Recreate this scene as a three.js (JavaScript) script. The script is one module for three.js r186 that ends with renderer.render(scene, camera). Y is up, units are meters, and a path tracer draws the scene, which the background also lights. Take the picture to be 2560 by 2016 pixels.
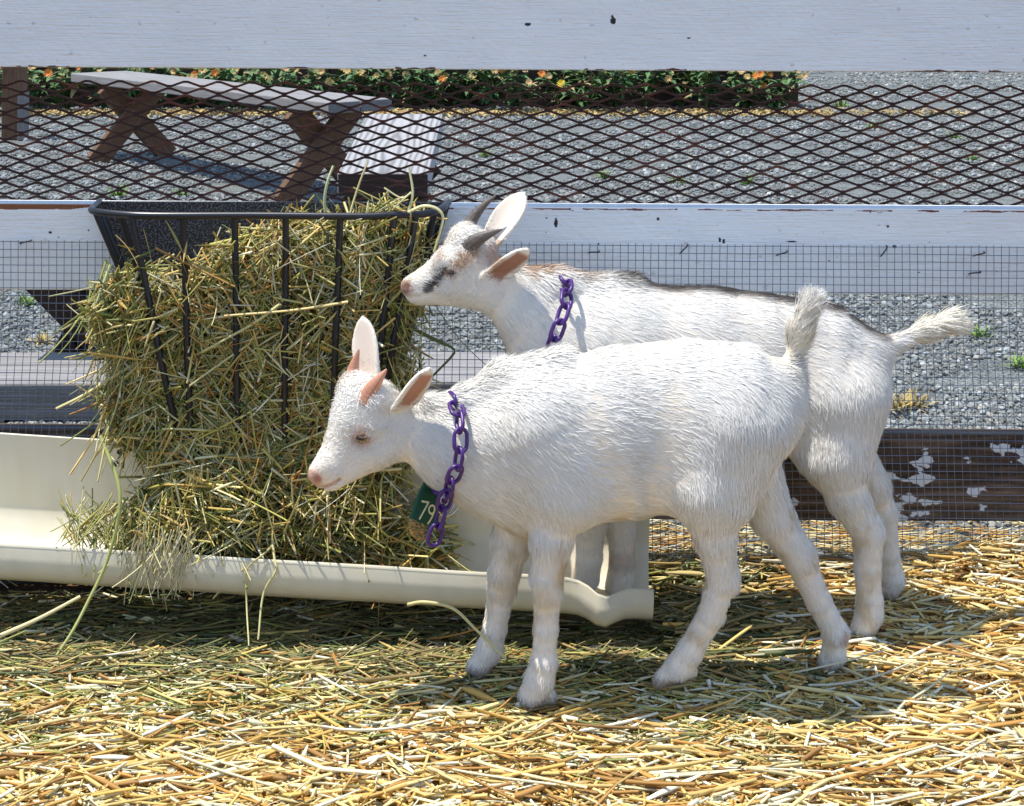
import * as THREE from 'three';
import { mergeGeometries } from 'three/addons/utils/BufferGeometryUtils.js';
import { RoundedBoxGeometry } from 'three/addons/geometries/RoundedBoxGeometry.js';
import { ImprovedNoise } from 'three/addons/math/ImprovedNoise.js';

// ---------------------------------------------------------------- camera, sky, sun, exposure
const scene = new THREE.Scene();
// metres; fence plane at z = 0, straw pen on the camera's side (+z), gravel yard behind (-z)
const CAM_H = 0.987, CAM_Z = 2.4, FPX = 3576, HORIZON = -50;
const camera = new THREE.PerspectiveCamera(2 * Math.atan((2016 - HORIZON) / FPX) * 180 / Math.PI, 2560 / 2016, 0.05, 400);
camera.position.set(0, CAM_H, CAM_Z);
camera.setViewOffset(2560, 2 * (2016 - HORIZON), 0, 2016 - 2 * HORIZON, 2560, 2016);   // level camera, lens shifted down
camera.updateProjectionMatrix();

const renderer = new THREE.WebGLRenderer({ antialias: true });
renderer.toneMapping = THREE.LinearToneMapping;
renderer.toneMappingExposure = 1.56;
renderer.shadowMap.enabled = true;

const SUN = new THREE.Vector3(-0.36, 1, -0.035).normalize();
{
  const w = 256, h = 128, data = new Float32Array(w * h * 4);
  for (let j = 0; j < h; j++) {
    const el = ((j + 0.5) / h - 0.5) * Math.PI, t = Math.max(0, Math.sin(el));
    for (let i = 0; i < w; i++) {
      const k = (j * w + i) * 4, a = Math.pow(1 - t, 2.2);
      const r = 0.36 + 0.40 * a, g = 0.58 + 0.36 * a, b = 1.05 + 0.12 * a, L = 0.64;
      data[k] = r * L; data[k + 1] = g * L; data[k + 2] = b * L; data[k + 3] = 1;
    }
  }
  const sky = new THREE.DataTexture(data, w, h, THREE.RGBAFormat, THREE.FloatType);
  sky.mapping = THREE.EquirectangularReflectionMapping; sky.magFilter = THREE.LinearFilter; sky.minFilter = THREE.LinearFilter;
  sky.needsUpdate = true;
  scene.background = sky; scene.environment = sky;
}
const sun = new THREE.DirectionalLight(new THREE.Color(1, 0.965, 0.90), 4.0);
sun.position.copy(SUN).multiplyScalar(20); sun.target.position.set(0, 0, 0);
sun.castShadow = true; sun.shadow.mapSize.set(4096, 4096);
Object.assign(sun.shadow.camera, { left: -8, right: 8, top: 8, bottom: -8, near: 1, far: 60 });
scene.add(sun); scene.add(sun.target);

// ---------------------------------------------------------------- helpers
function rng(seed) { let a = seed >>> 0; return () => { a = (a + 0x6D2B79F5) | 0; let t = Math.imul(a ^ (a >>> 15), 1 | a); t = (t + Math.imul(t ^ (t >>> 7), 61 | t)) ^ t; return ((t ^ (t >>> 14)) >>> 0) / 4294967296; }; }
const PN = new ImprovedNoise();
const noise = (x, y, z = 0) => PN.noise(x + 31.7, y + 17.3, z + 5.1);
function fbm(x, y, z = 0, o = 4) { let s = 0, a = 0.5, f = 1; for (let i = 0; i < o; i++) { s += a * noise(x * f, y * f, z * f + i * 7.7); f *= 2.03; a *= 0.5; } return s; }
const clamp = (x, a = 0, b = 1) => Math.min(b, Math.max(a, x));
const lerp = (a, b, t) => a + (b - a) * t;
const smooth = (a, b, x) => { const t = clamp((x - a) / (b - a)); return t * t * (3 - 2 * t); };
const V = (x, y, z) => new THREE.Vector3(x, y, z);
const C = (r, g, b) => new THREE.Color().setRGB(r, g, b);
const S = (hex) => new THREE.Color(hex);
// a point of the place: plan position at depth z whose height and side were measured on the photograph (2560 x 2016 px)
const P = (x, y, z) => { const d = CAM_Z - z; return V((x - 1280) * d / FPX, CAM_H - (y - HORIZON) * d / FPX, z); };
const PXM = (z) => FPX / (CAM_Z - z);            // photograph pixels per metre at depth z
const used = {};
function numbered(name) { const n = used[name] = (used[name] ?? -1) + 1; return n ? `${name}_${String(n).padStart(3, '0')}` : name; }
function shade(o) { o.traverse(c => { if (c.isMesh) { c.castShadow = true; c.receiveShadow = true; } }); return o; }
function tag(o, label, category, group, kind) { o.userData.label = label; if (category) o.userData.category = category; if (group) o.userData.group = group; if (kind) o.userData.kind = kind; return o; }
function thing(name, label, category, group) { const g = new THREE.Group(); g.name = numbered(name); scene.add(g); tag(g, label, category, group); return g; }
function part(parent, name, geo, mat) { const m = new THREE.Mesh(geo, mat); m.name = name; m.castShadow = m.receiveShadow = true; parent.add(m); return m; }
function structure(name, geo, mat, label) { const m = part(scene, name, geo, mat); m.userData.kind = 'structure'; m.userData.label = label; m.userData.category = name.replace(/_/g, ' '); return m; }
const std = (color, roughness = 0.8, extra = {}) => new THREE.MeshStandardMaterial({ color, roughness, ...extra });
function tex(w, h, fn, srgb = true) {          // fn(u, v) -> [r, g, b] in 0..1 (sRGB values when srgb)
  const d = new Uint8Array(w * h * 4);
  for (let j = 0; j < h; j++) for (let i = 0; i < w; i++) { const c = fn((i + 0.5) / w, (j + 0.5) / h), k = (j * w + i) * 4; d[k] = clamp(c[0]) * 255; d[k + 1] = clamp(c[1]) * 255; d[k + 2] = clamp(c[2]) * 255; d[k + 3] = 255; }
  const t = new THREE.DataTexture(d, w, h); t.magFilter = THREE.LinearFilter; t.minFilter = THREE.LinearMipmapLinearFilter; t.generateMipmaps = true;
  t.wrapS = t.wrapT = THREE.RepeatWrapping; if (srgb) t.colorSpace = THREE.SRGBColorSpace; t.needsUpdate = true; return t;
}
function tube(points, r0, r1 = r0, seg = 24, rad = 6, closed = false) {      // tapered tube through points
  const curve = new THREE.CatmullRomCurve3(points, closed, 'centripetal'); const g = new THREE.TubeGeometry(curve, seg, 1, rad, closed);
  const p = g.attributes.position, c = V(0, 0, 0);
  for (let i = 0; i <= seg; i++) { curve.getPointAt(i / seg, c); const r = lerp(r0, r1, i / seg); for (let j = 0; j <= rad; j++) { const k = i * (rad + 1) + j; p.setXYZ(k, c.x + (p.getX(k) - c.x) * r, c.y + (p.getY(k) - c.y) * r, c.z + (p.getZ(k) - c.z) * r); } }
  g.computeVertexNormals(); return g;
}
function barBetween(a, b, w, h, bevel = 0.002, up = V(0, 1, 0)) {                // box from a to b; w across, h along up
  const x = b.clone().sub(a), L = x.length(); x.normalize(); const zz = x.clone().cross(up).normalize(), yy = zz.clone().cross(x);
  const g = new RoundedBoxGeometry(L, h, w, 2, bevel); g.applyMatrix4(new THREE.Matrix4().makeBasis(x, yy, zz).setPosition(a.clone().add(b).multiplyScalar(0.5))); return g;
}
function colourise(g, fn) { const p = g.attributes.position, c = new Float32Array(p.count * 3); for (let i = 0; i < p.count; i++) { const k = fn(p.getX(i), p.getY(i), p.getZ(i), i); c[i * 3] = k[0]; c[i * 3 + 1] = k[1]; c[i * 3 + 2] = k[2]; } g.setAttribute('color', new THREE.BufferAttribute(c, 3)); return g; }

// signed distance of a tapered capsule with its z stretched by s
function cone(a, b, r1, r2, o = {}) { return { a, b, r1, r2, k: 0.02, s: 1, fur: 0.012, lift: 0.3, ...o }; }
function coneDist(q, x, y, z) {
  const s = q.s, ax = q.a.x, ay = q.a.y, az = q.a.z / s, bx = q.b.x - ax, by = q.b.y - ay, bz = q.b.z / s - az;
  const px = x - ax, py = y - ay, pz = z / s - az, l2 = bx * bx + by * by + bz * bz || 1e-9;
  let t = (px * bx + py * by + pz * bz) / l2; t = t < 0 ? 0 : t > 1 ? 1 : t;
  const dx = px - bx * t, dy = py - by * t, dz = pz - bz * t;
  return (Math.sqrt(dx * dx + dy * dy + dz * dz) - (q.r1 + (q.r2 - q.r1) * t)) * Math.min(1, s);
}
const smin = (a, b, k) => { const h = Math.max(k - Math.abs(a - b), 0) / k; return Math.min(a, b) - h * h * k * 0.25; };
// surface nets of f over a box; blocks far from the surface are skipped
function surfaceNet(f, lo, hi, cell) {
  const nx = Math.ceil((hi.x - lo.x) / cell) + 1, ny = Math.ceil((hi.y - lo.y) / cell) + 1, nz = Math.ceil((hi.z - lo.z) / cell) + 1;
  const F = new Float32Array(nx * ny * nz), B = 8, far = B * cell * 1.3;
  for (let k = 0; k < nz; k += B) for (let j = 0; j < ny; j += B) for (let i = 0; i < nx; i += B) {
    const d = f(lo.x + (i + B / 2) * cell, lo.y + (j + B / 2) * cell, lo.z + (k + B / 2) * cell), skip = Math.abs(d) > far;
    for (let c = k; c < Math.min(k + B, nz); c++) for (let b = j; b < Math.min(j + B, ny); b++) for (let a = i; a < Math.min(i + B, nx); a++)
      F[(c * ny + b) * nx + a] = skip ? d : f(lo.x + a * cell, lo.y + b * cell, lo.z + c * cell);
  }
  const id = new Int32Array(nx * ny * nz).fill(-1), pos = [], index = [], at = (a, b, c) => (c * ny + b) * nx + a;
  for (let c = 0; c < nz - 1; c++) for (let b = 0; b < ny - 1; b++) for (let a = 0; a < nx - 1; a++) {
    let m = 0, n = 0, sx = 0, sy = 0, sz = 0; const v = [];
    for (let q = 0; q < 8; q++) { const d = F[at(a + (q & 1), b + (q >> 1 & 1), c + (q >> 2))]; v.push(d); if (d < 0) m++; }
    if (m === 0 || m === 8) continue;
    for (let q = 0; q < 8; q++) for (const e of [1, 2, 4]) if (!(q & e)) { const d0 = v[q], d1 = v[q | e]; if ((d0 < 0) !== (d1 < 0)) { const t = d0 / (d0 - d1); sx += (q & 1) + (e === 1 ? t : 0); sy += (q >> 1 & 1) + (e === 2 ? t : 0); sz += (q >> 2) + (e === 4 ? t : 0); n++; } }
    id[at(a, b, c)] = pos.length / 3; pos.push(lo.x + (a + sx / n) * cell, lo.y + (b + sy / n) * cell, lo.z + (c + sz / n) * cell);
  }
  for (let c = 1; c < nz - 1; c++) for (let b = 1; b < ny - 1; b++) for (let a = 1; a < nx - 1; a++) {
    const d0 = F[at(a, b, c)] < 0;
    const quad = (p, q, r, s, flip) => { const i = id[p], j = id[q], k = id[r], l = id[s]; if (i < 0 || j < 0 || k < 0 || l < 0) return; if (flip) index.push(i, k, j, i, l, k); else index.push(i, j, k, i, k, l); };
    if (d0 !== F[at(a + 1, b, c)] < 0) quad(at(a, b - 1, c - 1), at(a, b, c - 1), at(a, b, c), at(a, b - 1, c), !d0);
    if (d0 !== F[at(a, b + 1, c)] < 0) quad(at(a - 1, b, c - 1), at(a - 1, b, c), at(a, b, c), at(a, b, c - 1), !d0);
    if (d0 !== F[at(a, b, c + 1)] < 0) quad(at(a - 1, b - 1, c), at(a, b - 1, c), at(a, b, c), at(a - 1, b, c), !d0);
  }
  const g = new THREE.BufferGeometry(); g.setAttribute('position', new THREE.Float32BufferAttribute(pos, 3)); g.setIndex(index); g.computeVertexNormals(); return g;
}
// n random points of a surface: calls fn(point, normal)
function scatter(g, n, rand, fn) {
  const p = g.attributes.position, nn = g.attributes.normal, ix = g.index.array, cum = new Float32Array(ix.length / 3); let s = 0;
  const a = V(), b = V(), c = V(), e = V(), q = V();
  for (let t = 0; t < cum.length; t++) { a.fromBufferAttribute(p, ix[t * 3]); b.fromBufferAttribute(p, ix[t * 3 + 1]); c.fromBufferAttribute(p, ix[t * 3 + 2]); s += e.subVectors(b, a).cross(q.subVectors(c, a)).length(); cum[t] = s; }
  for (let i = 0; i < n; i++) {
    const x = rand() * s; let lo = 0, hi = cum.length - 1; while (lo < hi) { const m = (lo + hi) >> 1; if (cum[m] < x) lo = m + 1; else hi = m; }
    let u = rand(), v = rand(); if (u + v > 1) { u = 1 - u; v = 1 - v; } const w = 1 - u - v, i0 = ix[lo * 3], i1 = ix[lo * 3 + 1], i2 = ix[lo * 3 + 2];
    a.fromBufferAttribute(p, i0).multiplyScalar(w); b.fromBufferAttribute(p, i1).multiplyScalar(u); c.fromBufferAttribute(p, i2).multiplyScalar(v); const pt = V().copy(a).add(b).add(c);
    a.fromBufferAttribute(nn, i0).multiplyScalar(w); b.fromBufferAttribute(nn, i1).multiplyScalar(u); c.fromBufferAttribute(nn, i2).multiplyScalar(v); fn(pt, V().copy(a).add(b).add(c).normalize());
  }
}
// copies of one shape, each { m: Matrix4, c: Color }
function copies(parent, name, geo, mat, list) {
  const im = new THREE.InstancedMesh(geo, mat, list.length); im.name = name; im.userData.kind = 'stuff'; im.castShadow = im.receiveShadow = true;
  list.forEach((e, i) => { im.setMatrixAt(i, e.m); if (e.c) im.setColorAt(i, e.c); }); parent.add(im); return im;
}
const basis = (x, y, z, sx, sy, sz, o) => new THREE.Matrix4().set(x.x * sx, y.x * sy, z.x * sz, o.x, x.y * sx, y.y * sy, z.y * sz, o.y, x.z * sx, y.z * sy, z.z * sz, o.z, 0, 0, 0, 1);

// ---------------------------------------------------------------- ground
{
  const soil = tex(512, 512, (u, v) => { const n = fbm(u * 40, v * 40, 1), m = fbm(u * 9, v * 9, 4); const k = 0.30 + 0.25 * n + 0.12 * m; return [k * 1.12, k * 0.86, k * 0.58]; });
  soil.repeat.set(200, 200);
  const g = new THREE.PlaneGeometry(240, 240); g.rotateX(-Math.PI / 2); g.translate(0, -0.046, 0);
  structure('ground', g, std(0xffffff, 1, { map: soil }), 'dark earth under the straw of the pen');
  const grit = tex(1024, 1024, (u, v) => { const n = fbm(u * 120, v * 120, 2, 3), m = fbm(u * 14, v * 14, 9), k = 0.42 + 0.50 * n + 0.16 * m; return [k * 0.97, k * 1.0, k * 0.97]; });
  const gritBump = tex(1024, 1024, (u, v) => { const n = 0.5 + 0.7 * fbm(u * 120, v * 120, 2, 3); return [n, n, n]; }, false);
  grit.repeat.set(40, 40); gritBump.repeat.set(40, 40);
  const y = new THREE.BoxGeometry(40, 0.05, 40); y.translate(0, -0.029, -20.045);
  structure('gravel_yard', y, std(0xffffff, 1, { map: grit, bumpMap: gritBump, bumpScale: 0.012 }), 'packed grey gravel yard behind the fence');
}
// loose stones of the yard
{
  const R = rng(11), kinds = [[], [], []], yard = new THREE.Group(); yard.name = 'loose_gravel'; scene.add(yard);
  tag(yard, 'loose grey-blue crushed stone covering the yard behind the fence', 'gravel', null, 'stuff');
  const shapes = [0, 1, 2].map(k => { const g = new THREE.IcosahedronGeometry(1, 1), p = g.attributes.position; for (let i = 0; i < p.count; i++) { const x = p.getX(i), y = p.getY(i), z = p.getZ(i), n = 1 + 0.55 * noise(x * 1.3 + k * 9, y * 1.3, z * 1.3); p.setXYZ(i, x * n, y * n * 0.62, z * n * 0.85); } g.computeVertexNormals(); return g; });
  const add = (x, z, s) => {
    const q = new THREE.Quaternion().setFromEuler(new THREE.Euler(R() * 0.7, R() * 6.3, R() * 0.7)); const k = 0.14 + 0.28 * R() * R() + (R() < 0.05 ? 0.14 : 0), t = R();
    kinds[(R() * 3) | 0].push({ m: new THREE.Matrix4().compose(V(x, s * 0.12, z), q, V(s, s, s)), c: C(k * (0.90 + 0.14 * t), k, k * (1.01 - 0.14 * t)) });
  };
  for (let i = 0; i < 170000; i++) { // even over the picture: dense and small near the fence, coarser far off
    const u = R(), d = 2.44 * Math.pow(16 / 2.44, Math.pow(u, 1.15)), x = (R() - 0.5) * 0.95 * d; if (fbm(x * 1.7, d * 1.7, 3) < -0.16) continue;
    const s = (0.0028 + 0.0060 * Math.pow(R(), 3)) * (0.62 + 0.14 * d); add(x, CAM_Z - d, s);
  }
  kinds.forEach((l, k) => copies(yard, 'stone_scatter', shapes[k], std(0xffffff, 0.95), l));
}

// ---------------------------------------------------------------- wood and paint textures
function paintTex(L, H, seed, marks = () => null) {   // painted board, v up
  const w = 2048, h = Math.min(512, Math.round(2048 * H / L * 1.6));
  const map = tex(w, h, (u, v) => {
    const x = u * L, y = v * H, n = fbm(x * 9, y * 22, seed, 3), st = fbm(x * 5, y * 420, seed + 3, 2), sp = noise(x * 340, y * 340, seed);
    let k = 0.95 + 0.035 * n + 0.02 * st; const m = marks(x, y); if (m) return m;
    if (sp > 0.66 && noise(x * 40, y * 40, seed + 8) > 0.1) k -= 0.18;
    return [k, k, k * 0.985];
  });
  const bump = tex(w, h, (u, v) => {
    const x = u * L, y = v * H; let b = 0.45 + 0.30 * fbm(x * 14, y * 520, seed, 3) + 0.16 * fbm(x * 50, y * 160, seed + 2, 3) + 0.22 * fbm(x * 10, y * 24, seed + 5, 2);
    const sw = noise((x + y * 1.2) * 90, (y - x * 0.4) * 12, seed + 6); b += 0.07 * sw;
    const d = noise(x * 95, y * 95, seed + 12); if (d > 0.58) b += (d - 0.58) * 2.6;
    return [b, b, b];
  }, false);
  return [map, bump];
}
function woodTex(seed, base, dark, along = 10, across = 190) {
  const map = tex(1024, 512, (u, v) => { const n = fbm(u * along, v * across * 0.5, seed, 4), c = fbm(u * 3, v * 14, seed + 4, 3), t = clamp(0.5 + 0.9 * n + 0.5 * c); return [0, 1, 2].map(i => lerp(dark[i], base[i], t)); });
  const bump = tex(1024, 512, (u, v) => { const n = 0.5 + 0.8 * fbm(u * along, v * across * 0.5, seed, 4); return [n, n, n]; }, false);
  return { map, bumpMap: bump };
}
const greyWood = std(0xffffff, 0.9, { ...woodTex(3, [0.66, 0.65, 0.65], [0.40, 0.38, 0.36]), bumpScale: 0.003 });
const brownWood = std(0xffffff, 0.9, { ...woodTex(8, [0.60, 0.46, 0.34], [0.30, 0.20, 0.14]), bumpScale: 0.003 });
const darkWood = std(0xffffff, 0.9, { ...woodTex(15, [0.34, 0.25, 0.20], [0.17, 0.12, 0.09]), bumpScale: 0.003 });

// ---------------------------------------------------------------- fence
const TILT = -0.0056;
const fence = thing('board_fence', 'white painted board fence with rusty diamond mesh above and square wire netting below', 'fence');
fence.rotation.z = TILT;
function board(yLo, yHi, zFront, t, frontMat, otherMat, label) {
  const g = new RoundedBoxGeometry(2.6, yHi - yLo, t, 2, 0.003); // uv per face from the rounded box
  const p = g.attributes.position, uv = g.attributes.uv, n = g.attributes.normal;
  for (let i = 0; i < p.count; i++) { if (Math.abs(n.getZ(i)) > 0.6) uv.setXY(i, (p.getX(i) + 1.3) / 2.6, (p.getY(i) + (yHi - yLo) / 2) / (yHi - yLo)); else uv.setXY(i, (p.getX(i) + 1.3) / 2.6 * (yLo < 0.2 ? 0.3 : 1), 0.5 + p.getZ(i) * 2); }
  g.translate(0, (yLo + yHi) / 2, zFront - t / 2);
  const m = part(fence, 'board', g, frontMat); if (label) m.userData.label = label; return m;
}
{
  const L = 2.6, px = (x) => (x - 1280) * CAM_Z / FPX + 1.3;      // board coordinate of a mark
  const spots = [[1525, 50, 7, 9], [1523, 40, 3, 4], [1312, 60, 8, 4], [1055, 140, 3, 2], [1715, 92, 4, 2], [520, 1, 3, 2]];
  const [m1, b1] = paintTex(L, 0.33, 2, (x, y) => { for (const [a, b, w, h] of spots) { const dx = (x - px(a)) * 1490, dy = (0.836 + y - (1420 - b) / 1490) * 1490; if ((dx * dx) / (w * w) + (dy * dy) / (h * h) < 1 + 0.6 * noise(x * 900, y * 900)) return [0.12, 0.12, 0.14]; } const edge = y < 0.0028 + 0.003 * noise(x * 60, 3) && noise(x * 13, 1) > 0.22 + 0.25 * noise(x * 70, 8); return edge ? [0.36, 0.20, 0.14] : null; });
  board(0.836, 1.166, 0, 0.036, std(0xffffff, 0.62, { map: m1, bumpMap: b1, bumpScale: 0.0045 }));
  const [m2, b2] = paintTex(L, 0.146, 21, (x, y) => {
    const t = 0.146 - y, left = smooth(px(270), px(180), x);
    if (t < 0.0095 * left + 0.003 * noise(x * 30, 5) && t > 0.0015) return [0.52 + 0.1 * noise(x * 80, y * 900), 0.32, 0.19];
    if (t < 0.006 + 0.0022 * noise(x * 45, 9) && t > 0.0042 + 0.002 * noise(x * 33, 2) && noise(x * 17, 4) > -0.1) return [0.45, 0.26, 0.22];
    const k = noise(x * 160, y * 160, 44); if (k > 0.7 && noise(x * 9, y * 9, 3) > 0) return [0.3, 0.3, 0.32];
    for (const [a, b, w, h] of [[1385, 556, 4, 12], [1640, 545, 3, 4], [1795, 597, 3, 6], [1805, 600, 3, 6], [2215, 560, 3, 3], [120, 587, 4, 3], [1975, 600, 12, 2], [2232, 611, 5, 4]]) { const dx = (x - px(a)) * 1490, dy = (0.462 + y - (1420 - b) / 1490) * 1490; if ((dx * dx) / (w * w) + (dy * dy) / (h * h) < 1 + 0.7 * noise(x * 900, y * 900)) return [0.15, 0.12, 0.12]; }
    return null;
  });
  board(0.462, 0.608, 0, 0.036, std(0xffffff, 0.66, { map: m2, bumpMap: b2, bumpScale: 0.0045 }));
  const peel = (x, y) => { // white paint left on the bare brown board
    const n = fbm(x * 22, y * 40, 61, 4); const big = Math.exp(-(((x - px(2245)) / 0.07) ** 2) - (((y - 0.045 - 0.0 * x) / 0.042) ** 2)), sm = Math.exp(-(((x - px(2500)) / 0.05) ** 2) - (((y - 0.125) / 0.02) ** 2)), rest = 0.05 * smooth(1.2, 2.2, x);
    return n + 0.42 * big + 0.34 * sm + rest > 0.34;
  };
  const m3 = tex(2048, 128, (u, v) => { const x = u * L, y = v * 0.146; if (peel(x, y)) return [0.86, 0.87, 0.87]; const n = fbm(x * 12, y * 150, 70, 4), c = fbm(x * 5, y * 12, 75), t = clamp(0.45 + 0.9 * n + 0.7 * c); return [lerp(0.20, 0.56, t), lerp(0.145, 0.45, t), lerp(0.10, 0.35, t)]; });
  const b3 = tex(2048, 128, (u, v) => { const x = u * L, y = v * 0.146, n = 0.35 + 0.6 * fbm(x * 12, y * 150, 70, 4) + (peel(x, y) ? 0.3 : 0); return [n, n, n]; }, false);
  board(0.080, 0.226, -0.006, 0.036, std(0xffffff, 0.9, { map: m3, bumpMap: b3, bumpScale: 0.003 }), null, 'bare brown bottom board with peeling white paint');
}
// expanded metal behind the boards
{
  const Lw = 0.0562, Sh = 0.0232, z0 = -0.043, rows = 22, geos = [], yTop = 0.812, half = Lw / 2, wid = 0.0040, dep = 0.0026;
  for (let i = 0; i < rows; i++) {
    const yc = yTop - (i + 0.5) * Sh / 2, pts = [];
    for (let k = -38; k <= 38; k++) {
      const up = ((k + i) & 1) === 0, x = k * half, wob = 0.0006 * noise(x * 4, yc * 20), yk = yc + (up ? Sh / 4 - wid * 0.5 : -Sh / 4 + wid * 0.5) + wob, zk = z0 + (up ? 0.0013 : -0.0013) + 0.006 * noise(x * 1.5, yc * 3, 7);
      pts.push([x - 0.0036, yk, zk], [x + 0.0036, yk, zk]);
    }
    const pos = [], idx = [];
    pts.forEach(([x, y, z], j) => { const a = wid * 0.5, b = dep * 0.5; pos.push(x, y + a, z + b, x, y - a, z + b, x, y - a, z - b, x, y + a, z - b); if (j) { const o = (j - 1) * 4, q = j * 4; for (let e = 0; e < 4; e++) { const f = (e + 1) & 3; idx.push(o + e, q + f, q + e, o + e, o + f, q + f); } } });
    const g = new THREE.BufferGeometry(); g.setAttribute('position', new THREE.Float32BufferAttribute(pos, 3)); g.setIndex(idx); const h = g.toNonIndexed(); h.computeVertexNormals(); geos.push(h);
  }
  const g = colourise(mergeGeometries(geos), (x, y, z) => { const n = noise(x * 30, y * 30, z * 90), k = 1 + 0.5 * n + 0.35 * noise(x * 160, y * 160); return n > 0.32 ? [0.085 * k, 0.026 * k, 0.014 * k] : [0.045 * k, 0.016 * k, 0.010 * k]; });
  const m = part(fence, 'expanded_metal_mesh', g, std(0xffffff, 0.85, { vertexColors: true })); m.userData.label = 'rusty brown diamond expanded metal between the boards';
}
// welded square netting, one mesh for each wire
{
  const net = new THREE.Group(); net.name = 'wire_netting'; fence.add(net); net.userData.label = 'galvanised square wire netting stapled to the lower boards';
  const steel = std(C(0.20, 0.235, 0.29), 0.5, { metalness: 0.55 }), R = rng(5), top = 0.546, sp = 0.01275;
  const bulge = (x, h) => 0.007 + 0.022 * smooth(0.46, 0.05, h) + 0.004 * noise(x * 4, h * 6), side = (x, h) => x * (1 + 0.016 * smooth(0.5, 0, h)) + 0.0012 * noise(x * 40, h * 9);
  for (let i = -78; i <= 78; i++) { const x = i * sp, pts = []; for (let j = 0; j <= 12; j++) { const h = lerp(top + 0.002 * R(), -0.01, j / 12); pts.push(V(side(x, h), h, bulge(x, h))); } part(net, 'wire', tube(pts, 0.00058, 0.00058, 24, 4), steel); }
  for (let j = 0; j < 43; j++) { const h = top - 0.002 - j * sp, pts = []; for (let i = 0; i <= 30; i++) { const x = lerp(-1, 1, i / 30); pts.push(V(side(x, h), h + 0.0012 * noise(x * 6, j * 3.1) , bulge(x, h) + 0.001)); } part(net, 'wire', tube(pts, 0.00058, 0.00058, 60, 4), steel); }
  const iron = std(C(0.06, 0.06, 0.065), 0.6, { metalness: 0.5 });
  for (const [x, y, a] of [[57, 612, 0.2], [1481, 629, 0.05], [1706, 620, 0.8], [1952, 629, 0.3], [2207, 622, 1.0], [2446, 628, 0.25], [2436, 675, 0.1]]) {
    const p = P(x, y, 0.009), dx = 0.009 * Math.cos(a), dy = 0.009 * Math.sin(a);
    part(fence, 'staple', tube([V(p.x - dx, p.y - dy - 0.003, 0.002), V(p.x - dx * 0.8, p.y - dy * 0.8, 0.0105), V(p.x + dx * 0.8, p.y + dy * 0.8, 0.0115), V(p.x + dx, p.y + dy, 0.002)], 0.0012, 0.0012, 14, 5), iron);
  }
}

// ---------------------------------------------------------------- wooden furniture and timbers in the yard
function seatPlank(parent, a, b, w, t, mat, name = 'seat') { return part(parent, name, barBetween(a, b, w, t, 0.006), mat); }
{ // far bench, set slantwise
  const b = thing('picnic_bench', 'weathered grey bench with crossed legs standing slantwise in the yard, left of the end-on bench', 'bench');
  const A = V(-2.37, 0.435, -5.80), B = V(-0.66, 0.435, -3.85), ax = B.clone().sub(A).normalize(), sd = V(-ax.z, 0, ax.x);
  for (const s of [-1, 1]) { const o = sd.clone().multiplyScalar(s * 0.086); seatPlank(b, A.clone().add(o), B.clone().add(o), 0.166, 0.05, greyWood); }
  for (const t of [0.42, 2.30]) for (const s of [-1, 1]) { const c = A.clone().addScaledVector(ax, t + s * 0.022); const lo = c.clone().addScaledVector(sd, s * 0.23).setY(0.0), hi = c.clone().addScaledVector(sd, -s * 0.15).setY(0.408); part(b, 'leg', barBetween(lo, hi, 0.042, 0.11, 0.004, ax.clone().cross(V(0, 1, 0))), brownWood); }
}
const ringed = (() => { const f = (u, v) => { const x = (u - 0.5) * 2.2, r = Math.sqrt(x * x + 0.05) * 9 + 0.9 * Math.cos(v * 5) * (1 - Math.abs(x)) + 0.7 * noise(u * 3, v * 3, 2); return Math.pow(0.5 + 0.5 * Math.sin(r * 4.2), 2); };
  return std(0xffffff, 0.9, { map: tex(512, 1024, (u, v) => { const k = 0.62 - 0.17 * f(u, v) + 0.09 * fbm(u * 60, v * 8, 3); return [k, k * 0.985, k * 0.975]; }), bumpMap: tex(512, 1024, (u, v) => { const k = f(u, v); return [k, k, k]; }, false), bumpScale: -0.0008 }); })();
{ // bench seen end on
  const b = thing('plank_bench', 'thick pale plank bench with curved grain, seen end on behind the feeder', 'bench');
  const a = P(957, 433, CAM_Z - 4.8), e = P(963, 284, CAM_Z - 5.79), g = new RoundedBoxGeometry(0.306, 0.08, a.distanceTo(e), 2, 0.006), p = g.attributes.position, uv = g.attributes.uv, nn = g.attributes.normal, L = a.distanceTo(e);
  for (let i = 0; i < p.count; i++) if (Math.abs(nn.getY(i)) > 0.5) uv.setXY(i, p.getX(i) / 0.306 + 0.5, p.getZ(i) / L + 0.5); else uv.setXY(i, p.getX(i) / 0.306 + 0.5, p.getY(i) * 0.8 + 0.3);
  g.translate(0, -0.04, -L / 2);
  const ends = new RoundedBoxGeometry(0.300, 0.074, 0.006, 2, 0.002); ends.translate(0, -0.04, 0.002);
  const m = part(b, 'seat', g, ringed); m.position.copy(a); m.rotation.x = Math.atan2(e.y - a.y, L); part(m, 'end_grain', ends, darkWood);
  for (const dz of [-0.16, -0.8]) for (const s of [-1, 1]) part(b, 'leg', barBetween(V(a.x + s * 0.16, 0, a.z + dz + s * 0.022), V(a.x - s * 0.12, 0.27, a.z + dz + s * 0.022), 0.04, 0.1, 0.004, V(1, 0, 0)), darkWood);
}
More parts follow.
